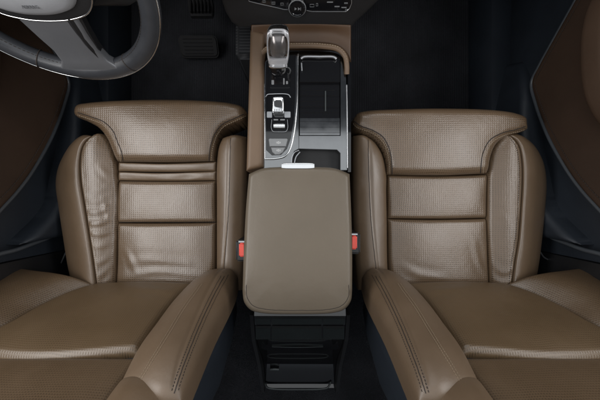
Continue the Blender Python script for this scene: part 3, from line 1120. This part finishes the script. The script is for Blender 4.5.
# drive mode roller
mb = MB()
prism(mb, pix_rrect(270.5, 118, 288.5, 132.5, .4915, 2), .488, .4915, .001)
hs = mb.build('roller_housing', M['gloss'], root)
mb = MB()
tube(mb, cr(PL([(271.8, 119.5, .4922), (271.3, 128, .4922), (273, 131.3, .4922), (279, 131.8, .4922), (286, 131.3, .4922), (287.7, 128, .4922), (287.4, 119.5, .4922)], 0), 40), .0007, 6)
mb.build('housing_trim', M['satin'], hs)
mb = MB()
cr0 = P(279.3, 126, .4915)
L_, R_ = .0138, .0058
secs = []
for t in np.linspace(-1, 1, 9):
    rr = R_ * (1 - 0.12 * abs(t) ** 3)
    secs.append([(cr0[0] + t * L_, cr0[1] + rr * math.cos(a) * (1.05 if int(a * 24 / 6.28) % 2 else .95), cr0[2] + rr * math.sin(a) * (1.05 if int(a * 24 / 6.28) % 2 else .95)) for a in
                 np.linspace(0, 2 * math.pi, 48, endpoint=False)])
loft(mb, secs)
mb.build('mode_roller', M['chrome'], root, autosmooth=30)
for a in (273.6, 280.2):
    mb = MB()
    prism(mb, pix_rrect(a, 119, a + 4.6, 120.3, .4922, .3, 2), .4912, .4920, 0)
    mb.build('marking', M['button'], hs)
# two grey buttons
mb = MB()
prism(mb, [tuple(P(a, b_, .4925)[:2]) for a, b_ in [(269.6, 146.3), (268.6, 139.5), (269.5, 138.5), (287, 138.5), (287.8, 139.5), (286, 146.3)]], .488, .4925, .0012)
b1 = mb.build('hold_button', M['button'], root)
mb = MB()
prism(mb, [tuple(P(a, b_, .4925)[:2]) for a, b_ in [(271, 147.4), (285.3, 147.4), (283, 152), (279.5, 154.4), (275, 154.4), (272.3, 152)]], .488, .4925, .0012)
b2 = mb.build('brake_button', M['button'], root)


def ring_mark(px, py, z, r, parent, bars=True):
    mb = MB()
    c = P(px, py, z)
    tube(mb, [(c[0] + r * math.cos(a), c[1] + r * math.sin(a), z) for a in np.linspace(0, 2 * math.pi, 20, endpoint=False)], .0004, 4, closed=True)
    if bars:
        for s in (-1, 1):
            tube(mb, [(c[0] + s * (r + .0012) + s * .0009 * math.cos(a) , c[1] + r * math.sin(a), z) for a in np.linspace(-1, 1, 7)], .0004, 4)
        tube(mb, [(c[0], c[1] - r * .5, z), (c[0], c[1] + r * .6, z)], .0004, 4)
    mb.build('marking', M['white'], parent)


ring_mark(278.5, 142.6, .4927, .0026, b1)
ring_mark(278.5, 150.4, .4927, .0024, b2)

mb = MB()
box(mb, (-0.176, 0.385, 0.06), (-0.122, 0.80, 0.42), 0.012, seg=3)
mb.build('side_panel', M['kick'], root)
# ---- armrest lid
zl = 0.545
mb = MB()
bot = cr(PL([(242.6, 292), (244.5, 302), (251, 309.5), (262, 312.6), (298, 313.8), (333, 312.4), (344, 309), (350.5, 301), (352, 292)], zl), 80)
top_ = cr(PL([(249, 174), (262, 168.6), (280, 167), (298, 166.6), (317, 167), (335, 168.4), (349.5, 174)], zl), 80)
lft = cr(PL([(242.6, 292), (244, 250), (246, 210), (249, 174)], zl), 60)
rgt = cr(PL([(352, 292), (352, 250), (351, 210), (349.5, 174)], zl), 60)
lp = Pad(mb, bot, top_, lft, rgt, UPZ, r=0.012, h=0.013, crown=0.012, R=0.12, nu=100, nv=110, skirt=0.05, noise=0.0004, flat=0.65)
sm = [(246.5, 285), (247, 297), (253, 305.5), (264, 309), (298, 310.4), (331, 309), (342.5, 305), (348.5, 296), (348.6, 285)]
lp.seam(sm, 2, 0.0006)
lid = mb.build('armrest_lid', [M['lid'], M['thread'], M['dark_thread']], root)
mb = MB()
secs = []
c = P(298, 166.2, .556)
for x in np.linspace(-1, 1, 15):
    e = 1 - 0.25 * abs(x) ** 6
    secs.append([(c[0] + x * .0365, c[1] + yy_ * e, c[2] + zz_ * e) for yy_, zz_ in rrect(0, 0, .0072, .0060, .003, 4)])
loft(mb, secs)
mb.build('latch', M['chrome'], lid, autosmooth=40)
mb = MB()      # lid tray (dark plate under the lid)
prism(mb, [tuple(p[:2] * 0.985) for p in np.vstack([bot, rgt[1:-1], top_[::-1], lft[::-1][1:-1]])], .455, .500, .002)
mb.build('bin_rim', M['black'], root)
# ---- rear end of console
mb = MB()
def slab(rows, hw):
    """rows: (py,z) in order; builds a solid ribbon across the console, returning nothing"""
    top = [(P(300, a, z)[1], z) for a, z in rows]
    return top
rows = [(316, .470), (324, .462), (326, .452), (339, .446), (340, .425), (348, .385), (356, .31), (364, .262), (371, .238), (384, .215), (388, .22)]
prof = [(P(300, a, z)[1], z) for a, z in rows]
hw = 0.116
outl = [( -0.25, 0.46)] + prof + [(prof[-1][0] - 0.004, 0.0), (-0.25, 0.0)]
vs = [(-hw, y, z) for y, z in outl] + [(hw, y, z) for y, z in outl]
k = len(outl)
fs = [(i, (i + 1) % k, k + (i + 1) % k, k + i) for i in range(k)] + [tuple(range(k)), tuple(range(2 * k - 1, k - 1, -1))]
mb.add(vs, fs)
mb.build('rear_housing', M['gloss'], root, smooth=True, autosmooth=30)
mb = MB()      # vent slats
def strip(mb, x0, x1, y0, z0, y1, z1, th=0.004, mi=0):
    a, b_, c, d = P(x0, y0, z0), P(x1, y0, z0), P(x1, y1, z1), P(x0, y1, z1)
    up = np.cross(b_ - a, d - a)
    up = up / np.linalg.norm(up)
    if up[2] < 0:
        up = -up
    mb.add([a + up * th, b_ + up * th, c + up * th, d + up * th, a - up * .004, b_ - up * .004, c - up * .004, d - up * .004],
           [(0, 1, 2, 3), (4, 7, 6, 5), (0, 4, 5, 1), (1, 5, 6, 2), (2, 6, 7, 3), (3, 7, 4, 0)], mi)
for (xa, xb) in ((256, 270.6), (272, 321.6), (323, 344)):
    strip(mb, xa, xb, 317.5, .470, 323.5, .464)
    strip(mb, xa, xb, 327.5, .453, 338.5, .448)
mb.build('vent_slats', M['grip'], root, smooth=False)
mb = MB()
tube(mb, cr(PL([(272, 346.8, .394), (297, 347.4, .394), (323, 346.8, .394)], 0), 12), .0012, 6)
mb.build('bin_edge', M['dimsilver'], root)
mb = MB()
tube(mb, cr(PL([(264.5, 383, .222), (267, 387.5, .222), (273, 389, .222), (300, 389.6, .222), (322, 389, .222), (328, 387.5, .222), (331, 382, .222)], 0), 40), .0026, 8)
mb.build('tray_lip', M['dimsilver'], root)
mb = MB()
c = P(274.5, 369.5, .252)
tube(mb, [c + np.array([-.014, 0, 0]), c + np.array([.0, .002, .002]), c + np.array([.014, 0, 0])], .0045, 8)
mb.build('tray_highlight', M['dimsilver'], root)  # dull bar modelled in place of a small highlight on the tray
for s in (-1, 1):
    mb = MB()
    secs = []
    for a, z, w in ((314, .475, .012), (340, .44, .012), (365, .33, .012), (392, .24, .012)):
        p = P(300, a, z)
        secs.append([(s * (.1175 + x), p[1] + y, z + zz) for x, y, zz in ((0, -.004, 0), (.010, -.004, -.004), (.012, 0, -.2), (0, 0, -.2))])
    loft(mb, secs)
    mb.build('rear_cheek', M['black'], root, smooth=False)

# ================================================================== BELT BUCKLES
for (x, y, sx, lab) in ((241.8, 250.5, -1, 'red buttoned black seat belt buckle between the driving seat and the armrest'),
                        (354.3, 243, 1, 'red buttoned black seat belt buckle between the armrest and the right seat')):
    p = P(x, y, .50)
    r_ = thing('belt_buckle', lab, 'buckle', (p[0], p[1], .33), 'seat belt buckles')
    mb = MB()
    box(mb, (p[0] - .013 + .003 * sx, p[1] - .028, .40), (p[0] + .013 + .003 * sx, p[1] + .024, .495), .004, seg=3)
    tube(mb, [(p[0], p[1] - .002, .41), (p[0], p[1] - .02, .33)], .009, 8)
    mb.build('housing', M['black'], r_)
    mb = MB()
    box(mb, (p[0] - .0075, p[1] - .016, .488), (p[0] + .0075, p[1] + .018, .499), .003, seg=3)
    mb.build('release_button', M['red'], r_)
    mb = MB()
    box(mb, (p[0] - .0085, p[1] + .0195, .490), (p[0] + .0085, p[1] + .0225, .4985), .0006)
    mb.build('slot', M['satin'], r_)

# ================================================================== DOORS
def door(sx, label):
    root = thing('car_door', label, 'car door', (sx * 0.80, 0.25, 0.05), 'front doors')

    def D(px, py, X):
        p = PXW(px, py, X)
        return np.array([sx * p[0], p[1], p[2]])

    def V(X, y, z):
        return np.array([sx * X, y, z])
    UPD = (-sx, 0, 0)
    # door shell
    mb = MB()
    secs = []
    for y in np.linspace(-0.158, 1.0, 16):
        off = 0.02 * math.cos(y * 2)
        secs.append([V(x - off, y, z) for x, z in ((.80, .05), (.775, .07), (.765, .25), (.775, .45), (.77, .70), (.80, .80), (.86, .80), (.88, .4), (.86, .05))])
    loft(mb, secs)
    mb.build('door_shell', M['navy'], root)
    # brown insert
    low = [D(590, -22, .72), D(578, 0, .72), D(556, 39, .72), D(541, 66, .722), D(533.5, 82, .724), D(538, 104, .724), D(549, 133, .722), D(560, 154, .72), D(573, 175, .72),
           D(587, 193, .72), D(600, 207, .72), V(.72, -.11, .60)]
    lowc = cr(low, 120)
    topc = cr([V(.735, lowc[0][1] + .02, .70), V(.735, .3, .715), V(.735, -.12, .70)], 60)
    mb = MB()
    Pad(mb, lowc, topc, cr([lowc[0], topc[0]], 20), cr([lowc[-1], topc[-1]], 20), UPD, r=0.012, h=0.012, crown=0.0, nu=120, nv=40, skirt=0.06, uvmode='yz', flat=0.0)
    ofs = lowc[6:-4] + np.array([-sx * 0.0125, 0, 0.0])
    tng = np.gradient(ofs, axis=0)
    nrm = np.stack([np.zeros(len(ofs)), -tng[:, 2], tng[:, 1]], axis=1)
    nrm /= np.linalg.norm(nrm, axis=1)[:, None]
    ofs = ofs - nrm * 0.022
    stitch(mb, ofs, 1, 0.0075, 0.005, 0.0009)
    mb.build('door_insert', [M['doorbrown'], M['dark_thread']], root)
    mb = MB()
    tube(mb, lowc + np.array([-sx * 0.002, 0, -0.004]), 0.0058, 8)
    mb.build('insert_strip', M['strip'] if 'strip' in M else M['softgrey'], root)
    # armrest
    mb = MB()
    secs = []
    for t in np.linspace(-0.995, 0.995, 30):
        y = 0.335 + 0.20 * t
        w = math.sqrt(1 - abs(t) ** 2.4)
        secs.append([V(.730 + (.045 if sx < 0 else 0) + (a - .055) * w + .055 * 0.6, y, .56 + b_ * (0.3 + 0.7 * w)) for a, b_ in rrect(0, 0, .060, .040, .026, 5)])
    loft(mb, secs)
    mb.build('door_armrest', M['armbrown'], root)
    # storage pocket
    mb = MB()
    bo = cr([V(.765, .50, .12), V(.715, .2, .10), V(.715, -.10, .12)], 40)
    to = cr([V(.768, .47, .22), V(.735, .36, .27), V(.712, .2, .30), V(.712, .08, .33), V(.715, -.02, .36), V(.722, -.115, .46)], 60)
    Pad(mb, bo, to, cr([bo[0], to[0]], 20), cr([bo[-1], to[-1]], 20), UPD, r=0.02, h=0.02, nu=70, nv=40, skirt=0.06, uvmode='yz')
    mb.build('door_pocket', M['navy'], root)
    mb = MB()
    ed = cr([D(542, 233, .728), D(555, 239, .728), D(568, 244, .728), D(584, 250, .728), D(600, 254, .728), V(.728, -.15, .62)], 50)
    tube(mb, ed, 0.0055, 8)
    mb.build('door_edge_seal', M['strip'] if 'strip' in M else M['softgrey'], root)
    return root


M['strip'] = mat('grey_trim_strip', (0.060, 0.068, 0.078), rough=0.38, var=0.08, var_scale=20)
door(-1, 'dark brown and navy door panel beside the steering wheel')
door(1, 'dark brown and navy door panel beside the empty footwell with padded armrest')
# sills and pillar trims
for sx, w in ((-1, 'beside the driving seat'), (1, 'beside the right seat')):
    mb = MB()
    secs = []
    for y in np.linspace(-0.9, 0.95, 20):
        secs.append([(sx * x, y, z) for x, z in ((.68, 0.0), (.685, .10), (.70, .135), (.76, .145), (.80, .12), (.80, 0.0))])
    loft(mb, secs)
    o = mb.build('door_sill', M['navy'])
    tag(o, 'dark low sill trim under the door ' + w, 'sill', 'door sills')
    mb = MB()
    secs = []
    for z in np.linspace(0.0, 0.95, 16):
        k = 0.735 + 0.04 * (z - .4) ** 2
        secs.append([(sx * (k + x), y, z) for x, y in ((0.01, -.16), (-.0, -.20), (-.0, -.42), (.01, -.46), (.10, -.46), (.10, -.16))])
    loft(mb, secs)
    o = mb.build('pillar_trim', M['black'])
    tag(o, 'dark navy pillar trim behind the door ' + w, 'pillar trim', 'pillar trims')
# seat belt lower ends, thin pale line beside each seat
for (pts, lab) in (([(69, 247, .36), (65, 254, .34), (61, 263, .32)], 'thin pale belt strap end by the outer side of the driving seat'),
                   ([(537, 246, .36), (541, 253, .345), (545, 258, .335), (556, 263, .33), (564, 266, .33)], 'thin pale belt strap end by the outer side of the right seat')):
    mb = MB()
    tube(mb, cr(PL(pts, 0), 16), 0.0022, 6, flat=0.5)
    o = mb.build('belt_strap', M['satin'])
    tag(o, lab, 'belt strap', 'belt straps')

# ================================================================== PEDALS
r_ = thing('brake_pedal', 'narrow black brake pedal with upright ribs at the far end of the left footwell', 'pedal', (-0.26, 0.66, 0.02))
mb = MB()
c = P(201, 6, .18)
secs = []
for t in np.linspace(-1, 1, 9):
    secs.append([(c[0] + x * (1 - .12 * t * t), c[1] + .032 * t, c[2] + .012 * t + zz) for x, zz in rrect(0, 0, .045, .008, .006, 4)])
loft(mb, secs)
pp = mb.build('pedal_pad', M['pedal'], r_)
mb = MB()
for k in range(6):
    box(mb, (c[0] - .035 + k * .0125, c[1] - .028, c[2] + .002), (c[0] - .029 + k * .0125, c[1] + .028, c[2] + .016), .001)
mb.build('grip_ribs', M['black'], pp)
mb = MB()
tube(mb, cr([c + np.array([0, .02, -.004]), c + np.array([0, .08, .06]), c + np.array([0, .16, .25])], 12), .010, 8)
mb.build('pedal_arm', M['black'], r_)
r_ = thing('accelerator_pedal', 'wide black pedal with cross ribs low in the left footwell, nearer the seat', 'pedal', (-0.36, 0.55, 0.02))
mb = MB()
pa, pz = P(200.5, 58, .05), P(200.5, 36, .085)
hy = (pz[1] - pa[1]) / 2
prism(mb, rrect(pa[0], pa[1] + hy, .075, hy, .018), -.012, .0, .005, seg=3)
mb.v = [(x, y, z + .055 + .04 * (y - pa[1]) / (2 * hy)) for x, y, z in mb.v]
pp = mb.build('pedal_pad', M['pedal'], r_)
for k in range(5):
    mb = MB()
    yk = pa[1] + hy * (.35 + .32 * k)
    zk = .055 + .04 * (yk - pa[1]) / (2 * hy)
    tube(mb, [(pa[0] - .055, yk, zk), (pa[0] + .055, yk, zk)], .0022, 6)
    mb.build('grip_rib', M['pedal'], pp)

# ================================================================== DASHBOARD
r_ = thing('dashboard', 'black lower dashboard with climate controls above the console', 'dashboard', (0, 0.6, 0.45))
mb = MB()
secs = []
for a, z, xl, xr in ((26.5, .512, 238, 352), (22, .522, 232, 355), (12, .542, 226, 366), (0, .566, 222, 378), (-20, .606, 214, 392), (-60, .68, 200, 410), (-110, .74, 190, 420)):
    pa, pb_ = P(xl, a, z), P(xr, a, z)
    secs.append([pa, P(xl + 3, a, z + .004), P(300, a, z + .004), P(xr - 3, a, z + .004), pb_, pb_ + np.array([0, .12, -.03]), pa + np.array([0, .12, -.03])])
loft(mb, secs)
mb.build('center_stack', M['black'], r_, autosmooth=35)
mb = MB()
secs = []
for x in np.linspace(-.78, .78, 14):
    secs.append([(x, y, z) for y, z in ((.66, .62), (.63, .70), (.66, .80), (.75, .88), (.98, .92), (.98, .56), (.75, .54))])
loft(mb, secs)
mb.build('dash_body', M['black'], r_)  # out of view, added to keep the footwells in shade


def ST(px, py, lift=0.005):
    t = (26.5 - py) / 26.5
    return P(px, py, .512 + .054 * t + lift)


mb = MB()
pl = [ST(a, b_, .0055) for a, b_ in ((248, -8), (249, 1), (266, 5), (284, 9), (310, 11), (348, 11), (351.5, 4), (352, -8))]
vs = [p for p in pl] + [p - np.array([0, 0, .004]) for p in pl]
k = len(pl)
mb.add(vs, [tuple(range(k)), tuple(range(2 * k - 1, k - 1, -1))] + [(i, k + i, k + (i + 1) % k, (i + 1) % k) for i in range(k)])
cp = mb.build('climate_panel', M['gloss'], r_, smooth=False)
mb = MB()
tube(mb, np.array([ST(a, b_, .0062) for a, b_ in ((248, -6), (249, 1.2), (257, 3.2), (266, 5.2), (275, 7.2), (284, 9.4), (288, 9.6))]), .0009, 6)
tube(mb, np.array([ST(a, b_, .0062) for a, b_ in ((306.5, 10.4), (312, 11.4), (330, 11.5), (346, 11.5), (349.5, 8.5), (351.5, 3.5), (352, -6))]), .0009, 6)
mb.build('panel_trim', M['satin'], cp)
mb = MB()
cc = ST(297.3, 6.5, .007)
e1 = np.array([1.0, 0, 0])
e2 = ST(297, 0) - ST(297, 10)
e2 /= np.linalg.norm(e2)
e3 = np.cross(e1, e2)
R_ = .0185
secs = []
for rr, hh in ((R_, -.004), (R_, .006), (R_ * .94, .009), (R_ * .8, .0085), (R_ * .75, .0075)):
    secs.append([cc + rr * (math.cos(a) * e1 + math.sin(a) * e2) + hh * e3 for a in np.linspace(0, 2 * math.pi, 40, endpoint=False)])
loft(mb, secs)
kb = mb.build('volume_knob', M['gloss'], cp, autosmooth=30)
mb = MB()
tube(mb, [cc + R_ * (math.cos(a) * e1 + math.sin(a) * e2) + .0065 * e3 for a in np.linspace(0, 2 * math.pi, 40, endpoint=False)], .0011, 6, closed=True)
# play and pause symbol
hz = cc + .0082 * e3
for q in (-.006, .0015):
    tri = [hz + e1 * (q) + e2 * .0032, hz + e1 * (q) - e2 * .0032, hz + e1 * (q + .005)]
    mb.add(tri + [p - e3 * .0006 for p in tri], [(0, 1, 2), (5, 4, 3), (0, 3, 4, 1), (1, 4, 5, 2), (2, 5, 3, 0)])
tube(mb, [hz + e1 * .0075 + e2 * .0032, hz + e1 * .0075 - e2 * .0032], .0006, 4)
mb.build('knob_trim', M['button'], cp)
for (a, b_, w, h_) in ((264, 1.5, 3, 1.6), (273.5, 3.0, 3.4, 2), (282, 4.0, 3, 2), (312, 5.5, 4, 2.6), (317, 4.6, 1.6, 2.6), (337, 6.4, 5, .7), (344, 7.4, 5, .7), (346.5, 10, 2.5, 1.6),
                       (346, 3, 3.5, .8), (330, 2.0, 6, .7)):
    pts_ = [ST(a - w / 2, b_ - h_ / 2, .0062), ST(a + w / 2, b_ - h_ / 2, .0062), ST(a + w / 2, b_ + h_ / 2, .0062), ST(a - w / 2, b_ + h_ / 2, .0062)]
    mb = MB()
    tube(mb, pts_, .0005, 4, closed=True)
    mb.build('button_mark', M['button'], cp)

# ================================================================== STEERING WHEEL
WT = math.radians(25)
WU = np.array([0, math.sin(WT), math.cos(WT)])
WN = np.array([0, -math.cos(WT), math.sin(WT)])
WX = np.array([1.0, 0, 0])
WC = np.array([-0.427, 0.348, 0.762])
RW = 0.178
HX, HB = 0.004, 0.032


def WP(a, b_, c=0.0):
    return WC + WX * a + WU * b_ + WN * c


r_ = thing('steering_wheel', 'charcoal leather steering wheel with silver lower spoke over the left footwell', 'steering wheel', WC)
mb = MB()
secs = []
for k in range(120):
    a = 2 * math.pi * k / 120
    ca, sa = math.cos(a), math.sin(a)
    d = 2 * math.pi / 120
    fat = 1.0 + 0.16 * math.exp(-((math.atan2(math.sin(a + math.pi / 2), math.cos(a + math.pi / 2))) / .42) ** 2)
    ring = []
    for j in range(20):
        t = 2 * math.pi * j / 20
        rr = RW + 0.0175 * fat * math.cos(t)
        cc_ = 0.0155 * math.sin(t)
        ring.append(WP(rr * ca, rr * sa, cc_))
    secs.append(ring)
ns = 20
vs = [p for s in secs for p in s]
fs = [(i * ns + j, i * ns + (j + 1) % ns, ((i + 1) % 120) * ns + (j + 1) % ns, ((i + 1) % 120) * ns + j) for i in range(120) for j in range(ns)]
mb.add(vs, fs)
# inner-side stitching
sp = np.array([WP((RW - .0155) * math.cos(a), (RW - .0155) * math.sin(a), .0085) for a in np.linspace(0, 2 * math.pi, 260)])
stitch(mb, sp, 1, .0065, .004, .0006)
for a in (math.radians(-90 - 33), math.radians(-90 + 27)):
    tube(mb, [WP((RW + .0180 * math.cos(t)) * math.cos(a), (RW + .0180 * math.cos(t)) * math.sin(a), .0160 * math.sin(t)) for t in np.linspace(0, 2 * math.pi, 24, endpoint=False)],
         .0011, 6, 1, closed=True)
mb.build('rim', [M['wheel'], M['dark_thread']], r_)
mb = MB()
tube(mb, [WP((RW + .0158) * math.cos(a), (RW + .0158) * math.sin(a), .0085) for a in np.linspace(0, 2 * math.pi, 140, endpoint=False)], .0015, 8, closed=True)
mb.build('rim_trim', M['chrome'], r_)
# lower spoke
mb = MB()
secs = []
for t, w, c_, th in ((0.035, .054, .013, .010), (0.09, .046, .010, .010), (0.12, .043, .006, .010), (0.145, .046, .004, .011), (0.160, .058, .003, .012), (.172, .075, .001, .010)):
    secs.append([WP(x, -t, c_ + z_) for x, z_ in rrect(0, 0, w, th, .006, 4)])
loft(mb, secs)
mb.build('lower_spoke', M['spoke'] if 'spoke' in M else M['satin'], r_)
mb = MB()
secs = []
for t, x0, x1, c_ in ((0.030, .020, .060, .016), (0.08, .019, .050, .0135), (0.115, .022, .0445, .0100), (0.138, .026, .0425, .0050)):
    secs.append([WP(x0, -t, c_), WP((x0 + x1) / 2, -t, c_ + .010), WP(x1, -t, c_ + .002), WP(x1, -t, c_ - .012), WP(x0, -t, c_ - .012)])
loft(mb, secs)
mb.build('spoke_facet', M['black'], r_, autosmooth=30)
# side spokes
for s in (-1, 1):
    mb = MB()
    secs = []
    for t, w, c_ in ((.06, .040, .012), (.10, .034, .010), (.14, .030, .005), (.168, .036, .002)):
        secs.append([WP(s * t, .01 + x, c_ + z_) for x, z_ in rrect(0, 0, w, .009, .005, 4)])
    loft(mb, secs)
    mb.build('side_spoke', M['softgrey'], r_)
# hub back, airbag cover
mb = MB()
hub = [(-.10, .06), (-.104, .0), (-.098, -.045), (-.075, -.074), (-.04, -.086), (0, -.089), (.04, -.086), (.075, -.074), (.098, -.045), (.104, 0), (.10, .06), (.06, .085), (0, .09), (-.06, .085)]
hc = cr([np.array([a, b_, 0]) for a, b_ in hub], 80, closed=True)
secs = []
for sc_, c_ in ((.80, -.03), (1.0, -.012), (1.0, .016), (.97, .024), (.90, .0255)):
    secs.append([WP(p[0] * sc_ + HX, p[1] * sc_ + HB, c_) for p in hc])
loft(mb, secs)
mb.build('hub', M['black'], r_)
mb = MB()
tube(mb, [WP(p[0] * .985 + HX, p[1] * .985 + HB, .0225) for p in hc], .0016, 8, closed=True)
mb.build('hub_trim', M['chrome'], r_)
mb = MB()
secs = []
for sc_, c_ in ((.86, .018), (.87, .026), (.84, .033), (.76, .0375), (.62, .040), (.54, .0405)):
    secs.append([WP(p[0] * sc_ * .93 + HX, p[1] * sc_ + .004 + HB, c_) for p in hc])
loft(mb, secs)
ab = mb.build('airbag_cover', M['airbag'], r_, autosmooth=60)
mb = MB()
secs = []
for sc_, c_ in ((.50, .036), (.50, .0415), (.47, .0425), (.2, .044)):
    secs.append([WP(p[0] * sc_ * 1.1 + HX, p[1] * sc_ * .8 + .016 + HB, c_) for p in hc])
loft(mb, secs)
mb.build('center_badge', M['softgrey'], ab)
# embossed lettering on the cover
cu = bpy.data.curves.new('airbag_lettering', 'FONT')
cu.body = 'AIRBAG'
cu.size = 0.0075
cu.extrude = 0.0003
cu.align_x = 'CENTER'
to_ = bpy.data.objects.new('tmp', cu)
C.objects.link(to_)
dg = bpy.context.evaluated_depsgraph_get()
tm = bpy.data.meshes.new_from_object(to_.evaluated_get(dg))
bpy.data.objects.remove(to_)
mb = MB()
mb.add([WP(v.co.x + HX, -.0555 + HB + v.co.y, .0409 + v.co.z) for v in tm.vertices], [list(p.vertices) for p in tm.polygons])
mb.build('lettering', M['letter'], ab, smooth=False)
# column shroud
mb = MB()
secs = []
for c_, w, h_ in ((-.045, .085, .06), (-.08, .115, .085), (-.14, .128, .10), (-.26, .13, .11)):
    secs.append([WP(x, y, c_) for x, y in rrect(0, -.01, w, h_, .03, 5)])
loft(mb, secs)
o = mb.build('column_shroud', M['softgrey'], r_)
